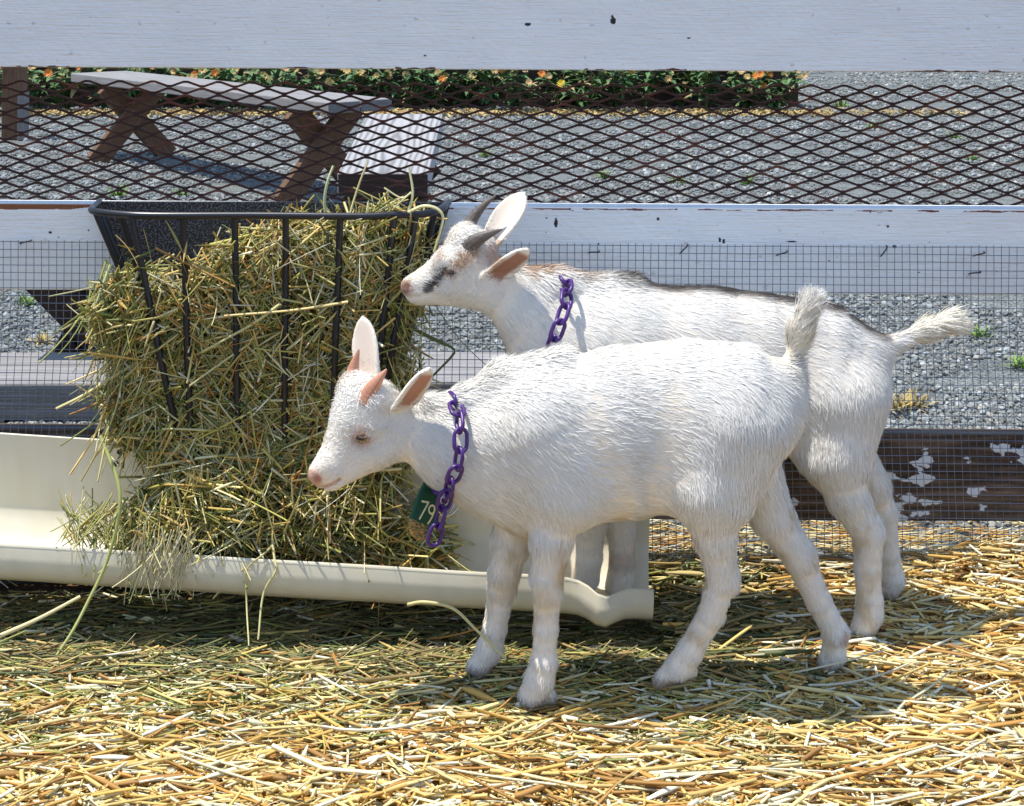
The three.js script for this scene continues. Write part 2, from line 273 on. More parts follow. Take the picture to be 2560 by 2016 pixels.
{ // crossed-leg stool just behind the fence
  const b = thing('crossed_leg_stool', 'dark crossed-leg wooden stool close behind the netting, left of the feeder', 'stool');
  const z = CAM_Z - 3.6, at = (x, y, dz = 0) => P(x, y, z + dz);
  part(b, 'leg', barBetween(at(75, 665), at(330, 925), 0.045, 0.085, 0.003, V(1, 0, 0)), darkWood);
  part(b, 'leg', barBetween(at(290, 640, -0.05), at(160, 925, -0.05), 0.045, 0.085, 0.003, V(1, 0, 0)), darkWood);
  part(b, 'leg', barBetween(at(130, 640, -0.05), at(260, 925, -0.05), 0.045, 0.07, 0.003, V(1, 0, 0)), darkWood);
  part(b, 'seat', barBetween(at(60, 600, 0.06), at(350, 600, 0.06), 0.3, 0.05, 0.004), greyWood);
}
{ // sleeper lying along the fence
  const t = thing('timber_sleeper', 'long weathered grey timber lying on the gravel close behind the netting', 'timber');
  const z = CAM_Z - 3.32, a = V(-1.7, 0.045, z), e = V(0.22, 0.047, z - 0.01); part(t, 'beam', barBetween(a, e, 0.27, 0.085, 0.008), greyWood);
}
{ // post at the far left
  const t = thing('wooden_post', 'brown square post standing by the flower bed at the left edge', 'post');
  const g = barBetween(V(-3.10, 0, -6.5), V(-3.09, 0.62, -6.5), 0.12, 0.12, 0.006, V(0, 0, 1)); part(t, 'post_shaft', g, brownWood);
  part(t, 'brace', barBetween(V(-3.02, 0.0, -6.43), V(-3.02, 0.30, -6.44), 0.05, 0.07, 0.004, V(0, 0, 1)), greyWood);
}
{ // raised bed
  const t = thing('raised_planter', 'low dark timber edging behind the flower plants', 'planter');
  for (let k = 0; k < 4; k++) for (let r = 0; r < 3; r++) { const x0 = -5.05 + k * 1.82; part(t, 'timber', barBetween(V(x0, 0.075 + r * 0.152, -8.75 + 0.006 * ((k + r) % 3)), V(x0 + 1.812, 0.075 + r * 0.152, -8.75 + 0.006 * ((k + r) % 3)), 0.12, 0.148, 0.006), darkWood); }
  const s = new THREE.BoxGeometry(7.2, 0.40, 1.6); s.translate(-1.43, 0.2, -9.62); part(t, 'soil', s, std(C(0.035, 0.026, 0.02), 1));
}

// ---------------------------------------------------------------- flower bed plants
const leafMat = new THREE.MeshStandardMaterial({ color: 0xffffff, roughness: 0.7, vertexColors: true, side: THREE.DoubleSide });
function leafGeo(L, W, bend, col) { // pointed leaf along +x with a folded midrib
  const pos = [], idx = [], cc = [], n = 4; for (let i = 0; i <= n; i++) { const t = i / n, w = W * Math.sin(Math.PI * Math.pow(t, 0.75)) * 0.5 + 0.0004, y = bend * t * t * L; pos.push(t * L, y + w * 0.3, w, t * L, y, 0, t * L, y + w * 0.3, -w); for (let q = 0; q < 3; q++) cc.push(...col); if (i) { const a = (i - 1) * 3, b = i * 3; idx.push(a, b, a + 1, a + 1, b, b + 1, a + 1, b + 1, a + 2, a + 2, b + 1, b + 2); } }
  const g = new THREE.BufferGeometry(); g.setAttribute('position', new THREE.Float32BufferAttribute(pos, 3)); g.setAttribute('color', new THREE.Float32BufferAttribute(cc, 3)); g.setIndex(idx); g.computeVertexNormals(); return g;
}
function flowerGeo(R, r, col, n = 14) { const gs = []; for (let k = 0; k < n; k++) { const g = leafGeo(r, r * 0.42, -0.25 + 0.3 * R(), col.map(c => c * (0.8 + 0.4 * R()))); g.rotateZ(0.25 + 0.3 * R()); g.rotateY(k / n * 6.283 + 0.2 * R()); gs.push(g); } const c = new THREE.SphereGeometry(r * 0.32, 8, 6); c.scale(1, 0.5, 1); c.deleteAttribute('uv'); colourise(c, () => col.map((q, i) => q * [0.75, 0.5, 0.4][i])); const q = mergeGeometries([...gs.map(g => g.toNonIndexed()), c.toNonIndexed()]); return q; }
function flowerPlant(x, z, h, seed, heads, label) {
  const R = rng(seed), t = thing('flower_plant', label, 'plant', 'flowering plants in the bed behind the fence'); t.position.set(x, 0, z);
  const leaves = [], stems = [], tips = [];
  const ns = 9 + (R() * 5 | 0);
  for (let s = 0; s < ns; s++) {
    const a = R() * 6.28, l = h * (0.6 + 0.5 * R()), out = 0.10 + 0.17 * R(), tip = V(Math.cos(a) * out, l, Math.sin(a) * out), mid = tip.clone().multiplyScalar(0.5).add(V(0, 0.05, 0));
    stems.push(tube([V(0, 0, 0), mid, tip], 0.004, 0.0025, 5, 4)); tips.push(tip);
    for (let k = 0; k < 13; k++) {
      const u = 0.12 + 0.85 * R(), p = u < 0.5 ? V(0, 0, 0).lerp(mid, u * 2) : mid.clone().lerp(tip, u * 2 - 1), dry = R() < 0.10, g0 = R();
      const g = leafGeo(0.06 + 0.07 * R(), 0.025 + 0.03 * R(), -0.7 + 0.7 * R(), dry ? [0.34, 0.24, 0.10] : [0.03 + 0.06 * g0, 0.085 + 0.10 * g0, 0.018 + 0.03 * g0]); g.rotateZ(0.7 - 0.9 * R()); g.rotateY(R() * 6.28); g.translate(p.x, p.y, p.z); leaves.push(g.toNonIndexed());
    }
  }
  part(t, 'foliage', mergeGeometries(leaves), leafMat); const sg = mergeGeometries(stems); sg.deleteAttribute('uv'); part(t, 'stems', colourise(sg, () => [0.10, 0.13, 0.04]), leafMat);
  heads.forEach((kind, i) => { const p = tips[i % tips.length], c = { orange: [0.62, 0.20, 0.02], yellow: [0.80, 0.55, 0.02], seed: [0.55, 0.38, 0.14], green: [0.20, 0.24, 0.08] }[kind]; const f = part(t, 'flower_head', flowerGeo(R, (kind === 'seed' || kind === 'green' ? 0.034 : 0.036) * (0.85 + 0.3 * R()), c), leafMat); f.position.copy(p).add(V(0, 0.008, 0.012)); f.rotation.set(0.9 + 0.4 * R(), 0, (R() - 0.5) * 0.8); });
}
{
  const R = rng(77), list = [];
  const kinds = ['seed', 'seed', 'orange', 'seed', 'green', 'seed', 'green', 'seed'];
  for (let i = 0; i < 26; i++) {
    const px = 20 + i * 76 + (R() - 0.5) * 40, z = -8.22 - 0.40 * R(), x = (px - 1280) * (CAM_Z - z) / FPX, hs = []; for (let k = 0; k < 9; k++) hs.push(kinds[(R() * 8) | 0]);
    list.push([x, z, 0.28 + 0.18 * R(), 100 + i, hs, i < 8 ? 'leafy plant with dried seed heads behind the slanting bench' : i < 17 ? 'leafy plant with orange and dried heads behind the end-on bench' : 'leafy plant with dried and orange heads near the end of the dark edging']);
  }
  for (const a of list) flowerPlant(...a);
  const y = P(1462, 195, -8.2); flowerPlant(y.x, -8.2, 0.30, 333, ['yellow', 'yellow'], 'plant carrying the bright yellow flower head just under the top board');
  // dry litter at the foot of the bed
  const bits = [], shape = new THREE.BoxGeometry(1, 0.05, 0.35), Q = rng(78);
  for (let i = 0; i < 7000; i++) { const x = -4 + 7.4 * Q(), d = Math.abs(Q() + Q() - 1), z = -8.15 + 0.35 * (Q() - 0.3) + 0.9 * d * d * (Q() - 0.35) - 0.0, k = 0.5 + 0.7 * Q(); if (x > 2.3 && Q() < 0.6) continue; const s = 0.012 + 0.03 * Q(); bits.push({ m: new THREE.Matrix4().compose(V(x, 0.012 + 0.02 * Q(), z), new THREE.Quaternion().setFromEuler(new THREE.Euler(Q() - 0.5, Q() * 6.3, Q() - 0.5)), V(s, s * 0.5, s)), c: C(0.46 * k, 0.33 * k, 0.13 * k) }); }
  const lit = copies(scene, 'leaf_litter', shape, std(0xffffff, 1), bits); tag(lit, 'dry tan leaf litter along the foot of the flower bed', 'leaf litter', null, 'stuff');
}
// weeds in the gravel
{
  const tuft = (px, py, size, dry, label) => {
    const R = rng(px * 7 + py), d = FPX * CAM_H / (py + 50), p = P(px, py, CAM_Z - d), t = thing('grass_tuft', label, 'grass tuft', 'weeds growing in the gravel'); t.position.set(p.x, 0, p.z); const gs = [];
    for (let k = 0; k < 46; k++) { const q = R(), c = dry ? [0.36 * (0.6 + q), 0.27 * (0.6 + q), 0.09 * (0.6 + q)] : [0.09 + 0.10 * q, 0.17 + 0.13 * q, 0.03]; const g = leafGeo(size * (0.5 + 0.7 * R()), size * 0.09, -0.5 * R(), c); g.rotateZ(0.15 + 1.1 * R()); g.rotateY(R() * 6.28); g.translate((R() - 0.5) * size * 0.7, 0, (R() - 0.5) * size * 0.5); gs.push(g.toNonIndexed()); }
    part(t, 'blades', mergeGeometries(gs), leafMat);
  };
  tuft(62, 762, 0.05, false, 'bright green weed tuft left of the crossed-leg stool'); tuft(105, 858, 0.04, true, 'brown dry tuft left of the crossed-leg stool');
  tuft(295, 492, 0.07, false, 'green weed just above the left corner of the feeder'); tuft(455, 490, 0.06, false, 'green weed above the back of the feeder');
  tuft(1215, 392, 0.06, false, 'small green weed right of the end-on bench'); tuft(1508, 446, 0.07, false, 'wide green weed above the middle of the fence'); tuft(1695, 458, 0.06, false, 'green weed in the gravel right of the wide weed'); tuft(1868, 462, 0.06, false, 'green weed in the gravel above the tail of the rear goat');
  tuft(2102, 268, 0.10, false, 'dark green tuft near the end of the planter'); tuft(2185, 322, 0.08, false, 'green weed below the dark green tuft'); tuft(2385, 348, 0.07, false, 'green weed near the right edge, upper of two'); tuft(2430, 402, 0.06, false, 'green weed near the right edge, lower of two');
  tuft(2550, 918, 0.05, false, 'green weed at the right edge below the rear goat tail'); tuft(2235, 1030, 0.055, true, 'straw coloured dry tuft behind the rear goat'); tuft(2290, 1020, 0.05, true, 'thin dry tuft right of the straw coloured tuft'); tuft(2450, 845, 0.05, false, 'faint green weed under the tip of the rear goat tail');
}

// ---------------------------------------------------------------- straw and hay
function stemShape(seed, kind) { // one stem of unit length along x, unit half width, flattened
  const R = rng(seed), n = 6, pos = [], idx = [], path = []; let y = 0, z = 0, dy = 0, dz = 0; const c1 = (R() - 0.5) * 0.14, c2 = (R() - 0.5) * 0.14;
  for (let i = 0; i <= n; i++) { const t = i / n; if (kind === 'kink' && i === 3) { dy += (R() - 0.5) * 0.5; dz += (R() - 0.5) * 0.6; } if (kind === 'curl') { dy += c1 * 1.5; dz += c2 * 1.5; } if (kind === 'plain') { dy += c1 * 0.25; dz += c2 * 0.35; } path.push([t - 0.5, y, z]); y += dy / n; z += dz / n; }
  const flat = kind === 'leaf' ? 0.14 : 0.75;
  path.forEach(([x, py, pz], i) => { const t = i / n, w = kind === 'leaf' ? Math.sin(Math.PI * (0.08 + 0.87 * t)) * 1.3 : 1 - 0.25 * t; for (let e = 0; e < 4; e++) { const a = e * Math.PI / 2; pos.push(x, py, pz, w * Math.cos(a) * flat, w * Math.sin(a)); } if (i) { const o = (i - 1) * 4, q = i * 4; for (let e = 0; e < 4; e++) { const f = (e + 1) & 3; idx.push(o + e, q + e, q + f, o + e, q + f, o + f); } } });
  idx.push(0, 1, 2, 0, 2, 3); const l = n * 4; idx.push(l, l + 2, l + 1, l, l + 3, l + 2);
  return { pos, idx };
}
// stems are baked with a length to width ratio so that the bend stays in proportion
function stemGeo(seed, kind, ratio) { const { pos, idx } = stemShape(seed, kind), out = []; for (let i = 0; i < pos.length; i += 5) out.push(pos[i], pos[i + 1] + pos[i + 3] * ratio, pos[i + 2] + pos[i + 4] * ratio); const g = new THREE.BufferGeometry(); g.setAttribute('position', new THREE.Float32BufferAttribute(out, 3)); g.setIndex(idx); g.computeVertexNormals(); return g; }
const STEMS = [], RATIO = [0.012, 0.016, 0.022, 0.013, 0.012, 0.024, 0.018, 0.030, 0.018, 0.016, 0.045, 0.045, 0.075, 0.075, 0.12]; { const ks = ['plain', 'plain', 'plain', 'kink', 'curl', 'leaf', 'leaf', 'plain', 'kink', 'curl', 'plain', 'leaf', 'plain', 'leaf', 'plain']; ks.forEach((k, i) => STEMS.push(stemGeo(500 + i, k, RATIO[i]))); }
const strawMat = new THREE.MeshStandardMaterial({ color: 0xffffff, roughness: 0.62, side: THREE.DoubleSide });
const GOLD = [[0.66, 0.40, 0.09], [0.76, 0.53, 0.17], [0.84, 0.70, 0.36], [0.52, 0.26, 0.05], [0.88, 0.82, 0.60], [0.72, 0.50, 0.15], [0.40, 0.20, 0.045], [0.82, 0.64, 0.26], [0.86, 0.78, 0.50]];
const HAY = [[0.54, 0.49, 0.11], [0.36, 0.38, 0.085], [0.64, 0.55, 0.18], [0.72, 0.64, 0.28], [0.22, 0.26, 0.055], [0.56, 0.48, 0.12], [0.60, 0.42, 0.10], [0.74, 0.70, 0.40], [0.16, 0.19, 0.05]];
const SHADE_LITTER = [[0.20, 0.16, 0.05], [0.30, 0.21, 0.07], [0.14, 0.15, 0.04], [0.36, 0.25, 0.09], [0.10, 0.12, 0.035]];   // dark green and brown hay litter; its dark tones also paint in shade
const pickColour = (R, list) => { const c = list[(R() * list.length) | 0], k = (list === HAY ? 0.80 : 0.90) * (0.68 + 0.5 * R()); return C(c[0] * k, c[1] * k, c[2] * k); };
class Stems { constructor() { this.l = STEMS.map(() => []); }
  add(R, p, dir, len, hw, col, roll = R() * 6.28, pick = (R() * 10) | 0) { if (hw / len > 1.25 * RATIO[pick]) { pick = 14; for (const k of R() < 0.6 ? [2, 7, 10, 12] : [6, 5, 11, 13]) if (hw / len <= 1.25 * RATIO[k]) { pick = k; break; } } const thick = hw / RATIO[pick] / len; const x = dir.clone().normalize(), h = Math.abs(x.y) > 0.95 ? V(1, 0, 0) : V(0, 1, 0), z = x.clone().cross(h).normalize(), y = z.clone().cross(x), c = Math.cos(roll), s = Math.sin(roll), y2 = y.clone().multiplyScalar(c).addScaledVector(z, s), z2 = x.clone().cross(y2); this.l[pick].push({ m: basis(x, y2, z2, len, len * thick, len * thick, p), c: col }); }
  build(parent, name) { this.l.forEach((l, i) => { if (l.length) copies(parent, name, STEMS[i], strawMat, l); }); } }
const strawHeight = (x, z) => 0.006 + 0.016 * fbm(x * 3.1, z * 3.1, 6, 3) + 0.035 * smooth(0.62, 0.8, x) * smooth(0.25, 0.0, z) + 0.012 * smooth(0.45, 0.75, z);
{
  const R = rng(901), st = new Stems(), bed = new THREE.Group(); bed.name = 'straw_bedding'; scene.add(bed); tag(bed, 'loose golden straw mixed with greenish hay covering the floor of the pen', 'straw', null, 'stuff');
  const greenness = (x, z) => clamp(0.24 + 0.9 * fbm(x * 2.2, z * 2.6, 12, 2) + 0.55 * smooth(0.52, 0.28, z) * smooth(0.45, 0.1, x) - 0.45 * smooth(0.45, 0.8, z) - 0.45 * smooth(0.35, 0.6, x));
  for (let i = 0; i < 92000; i++) {
    const far = R() < 0.82, z = far ? 0.03 + 0.98 * Math.pow(R(), 0.9) : 0.9 + 1.1 * R(), x = (R() - 0.5) * (far ? 1.75 : 2.4); if (z < 0.25 && R() < 0.62 && x < 0.2) continue;
    const green = R() < 0.9 * greenness(x, z), big = !green && R() < 0.10, yaw = (R() - 0.5) * Math.PI * (R() < 0.55 ? 0.5 : 1), len = (green ? 0.025 + 0.075 * R() : big ? 0.07 + 0.09 * R() : 0.014 + 0.066 * R() * (0.35 + 0.65 * R())) * (Math.abs(yaw) > 0.7 ? 0.5 : 1), lay = R(), shadeLitter = R() < 0.62 * smooth(0.46, 0.34, z + 0.05 * noise(x * 6, z * 6)) * smooth(0.52, 0.36, x), up = len < 0.06 && R() < 0.012 ? 0.5 * R() + 0.15 : (R() - 0.5) * 0.24;  // dark litter zone by trough and goats also deepens their shade in colour
    const under = x < 0.24 ? smooth(0.20, 0.36, z) : 1, h = (strawHeight(x, z) + 0.008) * (0.25 + 0.75 * under) + 0.034 * Math.pow(lay, 1.2) * (0.3 + 0.7 * under) - 0.040 + 0.026 * smooth(0.10, 0.03, z) * smooth(0.1, 0.3, x), dir = V(Math.cos(yaw) * Math.cos(up), Math.sin(up), Math.sin(yaw) * Math.cos(up));
    st.add(R, V(x, h + Math.abs(Math.sin(up)) * len * 0.2, z), dir, len, green ? 0.0009 + 0.0012 * R() : big ? 0.0018 + 0.0018 * R() : 0.0012 + 0.0020 * R() + (R() < 0.05 ? 0.0018 : 0), pickColour(R, shadeLitter ? SHADE_LITTER : green ? HAY : GOLD));
  }
  // straw that has worked through the netting
  for (let i = 0; i < 2600; i++) { const x = (R() - 0.5) * 2, z = 0.03 - 0.42 * R() * R(), yaw = (R() - 0.5) * 1.6; st.add(R, V(x, 0.004 + 0.012 * R(), z), V(Math.cos(yaw), (R() - 0.5) * 0.12, Math.sin(yaw)), 0.03 + 0.10 * R(), 0.0013, pickColour(R, GOLD)); }
  st.build(bed, 'straw');
}

// ---------------------------------------------------------------- feed trough
const trough = thing('feed_trough', 'long white plastic gutter trough along the foot of the fence', 'trough');
{
  const x0 = -0.787 - 0.35, x1 = 0.22, N = 96;      // local x runs along the trough; origin under the left edge of the picture
  const inner = (z) => z, prof = [ // outer skin, from the back rim down and round to the front rim (z, y)
    [0.044, 0.236], [0.044, 0.18], [0.044, 0.124], [0.052, 0.100], [0.070, 0.076], [0.095, 0.058], [0.13, 0.052], [0.168, 0.054], [0.190, 0.060], [0.205, 0.072], [0.2115, 0.088], [0.2110, 0.104], [0.206, 0.118]];
  const th = 0.004, ring = [];
  prof.forEach(([z, y]) => ring.push([z, y]));
  const inn = prof.map(([z, y], i) => { const a = prof[Math.max(0, i - 1)], b = prof[Math.min(prof.length - 1, i + 1)], dz = b[0] - a[0], dy = b[1] - a[1], l = Math.hypot(dz, dy); return [z - dy / l * th, y + dz / l * th]; }).reverse();
  ring.push([0.2065, 0.1230], ...inn.map(([z, y], i) => i === 0 ? [z, 0.1215] : [z, y]), [0.047, 0.2385]);
  const pos = [], idx = [], M = ring.length;
  for (let i = 0; i <= N; i++) {
    const x = lerp(x0, x1, i / N) + (0), e = smooth(x1 - 0.15, x1 - 0.06, x), bump = Math.exp(-(((x - (x1 - 0.075)) / 0.022) ** 2));
    ring.forEach(([z, y]) => { const f = smooth(0.12, 0.2, z); pos.push(x, y - 0.010 * e * smooth(0.05, 0.12, y) * f - 0.008 * bump * f + 0.0015 * noise(x * 6, z * 9), z + f * (0.020 * bump + 0.004 * e) + 0.002 * noise(x * 3, y * 4)); });
    if (i) for (let k = 0; k < M; k++) { const l = (k + 1) % M, a = (i - 1) * M + k, b = (i - 1) * M + l, c = i * M + k, d = i * M + l; idx.push(a, c, b, b, c, d); }
  }
  for (let k = 1; k < M / 2 - 0.5; k++) { const a = k - 1, b = k, c = M - 1 - k, d = (M - k) % M, o = N * M; idx.push(a, b, c, a, c, d, o + a, o + c, o + b, o + a, o + d, o + c); }
  const g0 = new THREE.BufferGeometry(); g0.setAttribute('position', new THREE.Float32BufferAttribute(pos, 3)); g0.setIndex(idx); g0.computeVertexNormals();
  colourise(g0, (x, y, z) => { const n = fbm(x * 14, y * 30, z * 30, 3), s = fbm(x * 40, y * 9, z * 60, 3), d = clamp(0.5 + n), k = 0.70 - 0.14 * clamp(s + 0.1) ; return [k, k * (0.93 - 0.04 * d), k * (0.74 - 0.12 * d)]; });
  part(trough, 'gutter', g0, std(0xffffff, 0.38, { vertexColors: true }));
  trough.position.set(0, 0, 0); // turned a little: the right end is lower and nearer
  trough.rotation.set(0, -0.045, -0.040); const p = V(-0.787, 0, 0).applyEuler(trough.rotation); trough.position.set(-0.787 - p.x, -p.y, -p.z);
  const hole = std(C(0.02, 0.02, 0.02), 0.6, { metalness: 0.3 });
  for (const [x, y] of [[-0.650, 0.219], [-0.655, 0.199]]) { const c = new THREE.CylinderGeometry(0.0042, 0.0042, 0.004, 16); c.rotateX(Math.PI / 2); c.translate(x, y, 0.0485); part(trough, 'screw_hole', c, hole); }  // dark discs set on the back wall in place of open screw holes
}
// world position of a trough point
const onTrough = (x, y, z) => V(x, y, z).applyEuler(trough.rotation).add(trough.position);

// ---------------------------------------------------------------- hay feeder
{
  const f = thing('hay_feeder', 'black metal wall hay rack with vertical bars, full of hay', 'feeder');
  const hammer = tex(512, 512, (u, v) => { const n = fbm(u * 60, v * 60, 5, 2), k = n > 0.06 ? 0.36 : 0.13 + 0.2 * n; return [k, k, k * 1.06]; }), hb = tex(512, 512, (u, v) => { const n = 0.5 + 0.8 * fbm(u * 60, v * 60, 5, 2); return [n, n, n]; }, false);
  hammer.repeat.set(5, 5); hb.repeat.set(5, 5);
  const black = std(C(0.012, 0.012, 0.016), 0.34), panelMat = std(0xffffff, 0.45, { map: hammer, bumpMap: hb, bumpScale: 0.0015 });
  const zb = 0.018, TL = P(246, 506, zb), TR = P(1124, 508, zb), BL = P(420, 1130, zb), BR = P(935, 1130, zb);
  const sh = new THREE.Shape(); sh.moveTo(TL.x, TL.y); sh.lineTo(TR.x, TR.y); sh.lineTo(BR.x, BR.y); sh.lineTo(BL.x, BL.y); sh.closePath();
  const pg = new THREE.ExtrudeGeometry(sh, { depth: 0.003, bevelEnabled: true, bevelSize: 0.002, bevelThickness: 0.0012, bevelSegments: 2 }); pg.translate(0, 0, zb - 0.003); part(f, 'back_panel', pg, panelMat);
  const zf = 0.152, H = TL.y, xl = P(322, 0, zf).x, xr = P(1052, 0, zf).x;
  const rim = [V(TL.x + 0.001, H, zb), V(TL.x + 0.004, H - 0.001, zb + 0.03), V(TL.x + 0.016, H, 0.105), V(xl - 0.012, H, 0.142), V(xl + 0.03, H, zf), V(-0.4, H, zf), V(-0.22, H - 0.001, zf), V(xr - 0.05, H, zf - 0.003), V(xr + 0.005, H, 0.135), V(TR.x - 0.012, H, 0.09), V(TR.x - 0.002, H, zb)];
  part(f, 'rim', tube(rim, 0.0058, 0.0058, 110, 10), black);
  const bar = (t, b) => { const k = t.clone().lerp(b, 0.62); k.z += 0.006; part(f, 'bar', tube([t, t.clone().lerp(b, 0.3), k, b], 0.0054, 0.0054, 26, 8), black); };
  const low = (px) => P(px, 1135, 0.135); // bars run down to the bottom edge of the panel
  bar(V(TL.x + 0.006, H, 0.045), V(low(440).x, low(440).y, 0.024)); bar(V(TL.x + 0.012, H, 0.085), V(low(440).x, low(440).y, 0.040)); bar(V(xl - 0.022, H, 0.125), V(low(446).x, low(446).y, 0.056)); bar(V(xl + 0.002, H, zf - 0.004), low(455));
  for (const [a, b] of [[456, 480], [586, 597], [714, 712], [850, 830], [985, 925]]) bar(V(P(a, 0, zf).x, H, zf), low(b));
  bar(V(xr - 0.008, H, 0.143), low(935)); bar(V(TR.x - 0.02, H, 0.1), V(low(940).x, low(940).y, 0.04)); bar(V(TR.x - 0.006, H, 0.055), V(low(940).x, low(940).y, 0.024));
  part(f, 'bottom_rail', tube([V(low(438).x, low(438).y, zb), V(low(440).x, low(440).y, 0.05), low(460), low(700), low(925), V(low(942).x, low(942).y, 0.05), V(low(944).x, low(944).y, zb)], 0.0055, 0.0055, 60, 8), black);
}

// ---------------------------------------------------------------- hay in and below the feeder
{
  const c = (x1, y1, z1, r1, x2, y2, z2, r2, s = 0.85) => cone(P(x1, y1, z1), P(x2, y2, z2), r1, r2, { k: 0.05, s });
  const Z = 0.085, prims = [c(345, 790, Z, 0.050, 600, 760, Z, 0.060), c(600, 760, Z, 0.062, 945, 690, Z, 0.062), c(700, 640, 0.09, 0.050, 985, 630, 0.09, 0.050), c(370, 930, 0.105, 0.062, 925, 850, 0.105, 0.070), c(440, 1050, 0.115, 0.066, 915, 980, 0.115, 0.072), c(470, 1170, 0.12, 0.062, 880, 1130, 0.12, 0.068), c(250, 1345, 0.125, 0.018, 480, 1290, 0.125, 0.055), c(480, 1300, 0.125, 0.055, 900, 1310, 0.125, 0.055), c(900, 1330, 0.125, 0.045, 1120, 1370, 0.125, 0.018)];
  const rack = (y) => lerp(0.135, 0.152, clamp((y - 0.215) / 0.4));
  const field = (x, y, z) => { let d = 1; for (const q of prims) d = smin(d, coneDist(q, x, y, z), q.k); d += 0.075 * fbm(x * 10, y * 12, z * 10, 3) + 0.020; return y > 0.21 && x > -0.62 ? Math.max(d, z - rack(y) + lerp(-0.016, 0.026, smooth(0.18, 0.32, y)) + 0.02 * noise(x * 14, y * 14, 3)) : d; };
  const core = surfaceNet(field, V(-0.75, 0.03, -0.02), V(0.05, 0.66, 0.26), 0.008);
  const heap = new THREE.Group(); heap.name = 'feeder_hay'; scene.add(heap); tag(heap, 'tangled green and tan hay stuffed in the black feeder and spilling into the trough', 'hay', null, 'stuff');
  const cg = colourise(core, (x, y, z) => { const k = 0.6 + 0.8 * noise(x * 90, y * 90, z * 90); return [0.26 * k, 0.23 * k, 0.07 * k]; }); part(heap, 'packed_hay', cg, std(0xffffff, 1, { vertexColors: true })).userData.kind = 'stuff';
  const R = rng(404), st = new Stems();
  scatter(core, 9000, R, (p, n) => {
    if (p.z < 0.03 && n.z < -0.3) return; const t = V(R() - 0.5, R() - 0.5, R() - 0.5), along = p.y < 0.20 ? V(0.3, 0, 0.5) : V(0.0, -0.25, 0); t.addScaledVector(n, -t.dot(n)).add(along.multiplyScalar(R() * 0.8)).normalize();
    const out = R() < 0.16 ? 0.7 * R() : R() * 0.16; t.addScaledVector(n, out).normalize(); const len = 0.040 + 0.085 * R() + (R() < 0.1 ? 0.05 : 0);
    const q = p.clone().addScaledVector(n, 0.002 + 0.028 * R()).addScaledVector(t, out > 0.2 ? len * 0.35 : 0); if (q.y > 0.21 && q.x > -0.63) { const m = rack(q.y) - 0.004 + lerp(0.030, 0, smooth(0.18, 0.32, q.y)) + (R() < 0.10 ? 0.016 : -0.006 * R()); if (q.z > m) { q.z = m; t.z *= R() < 0.1 ? 0.6 : 0.2; } } if (q.z < 0.022) q.z = 0.025;
    const tan = R() < 0.5; st.add(R, q, t, len, 0.0011 + 0.0015 * R() + (R() < 0.05 ? 0.001 : 0), pickColour(R, tan && R() < 0.45 ? GOLD : HAY));
  });
  // stems pushed out between the bars
  for (let i = 0; i < 560; i++) {
    const y = lerp(0.57, 0.13, R()), w = lerp(0.62, 1, clamp((y - 0.2) / 0.4)), x = lerp(-0.62, -0.135, 0.5 + (R() - 0.5) * w), t = V((R() - 0.5) * 1.6, -0.15 - 1.0 * (R() - 0.25), 0.25 * (R() - 0.3)), zf = y > 0.21 ? rack(y) : 0.16 + 0.05 * R();
    st.add(R, V(x, y, zf - 0.006 + 0.030 * R() * R()), t, 0.03 + 0.08 * R() * R() + (R() < 0.1 ? 0.05 : 0), 0.0009 + 0.0013 * R(), pickColour(R, R() < 0.4 ? GOLD : HAY));
  }
  // wisps hanging from the left side and over the trough's rim
  for (let i = 0; i < 380; i++) { const y = lerp(0.50, 0.20, R()), x = -0.640 + 0.08 * R() + 0.06 * smooth(0.36, 0.24, y) + 0.05 * noise(y * 9, 2), t = V((R() - 0.65) * 0.9, -0.25 - 0.9 * R(), (R() - 0.4) * 0.6); st.add(R, V(x, y, 0.06 + 0.09 * R()), t, 0.04 + 0.09 * R(), 0.0007 + 0.0007 * R(), pickColour(R, HAY)); }
  for (let i = 0; i < 300; i++) { const p = P(lerp(170, 620, R()), lerp(1290, 1375, R()), 0.15 + 0.06 * R()); st.add(R, p, V((R() - 0.5) * 1.1, -0.2 - 0.25 * R(), 0.35 * R()), 0.05 + 0.07 * R(), 0.0008 + 0.0007 * R(), pickColour(R, HAY)); }
  for (let i = 0; i < 46; i++) { const p = P(310 + 170 * R(), 1370 + 60 * R(), 0.222 + 0.02 * R()); st.add(R, p, V((R() - 0.7) * 0.9, -0.9, (R() - 0.3) * 0.3), 0.05 + 0.06 * R(), 0.0008 + 0.0008 * R(), pickColour(R, [[0.72, 0.68, 0.46], [0.66, 0.58, 0.32], [0.6, 0.55, 0.3]])); }
  // wisps at the right side, by the rear goat
  for (let i = 0; i < 220; i++) { const p = P(lerp(985, 1065, R() * R()), lerp(640, 960, R()), 0.07 + 0.08 * R()); st.add(R, p, V((R() - 0.3) * 1.0, -0.9 * R(), (R() - 0.5) * 0.5), 0.03 + 0.07 * R(), 0.0008, pickColour(R, HAY)); }
  st.build(heap, 'hay');
}
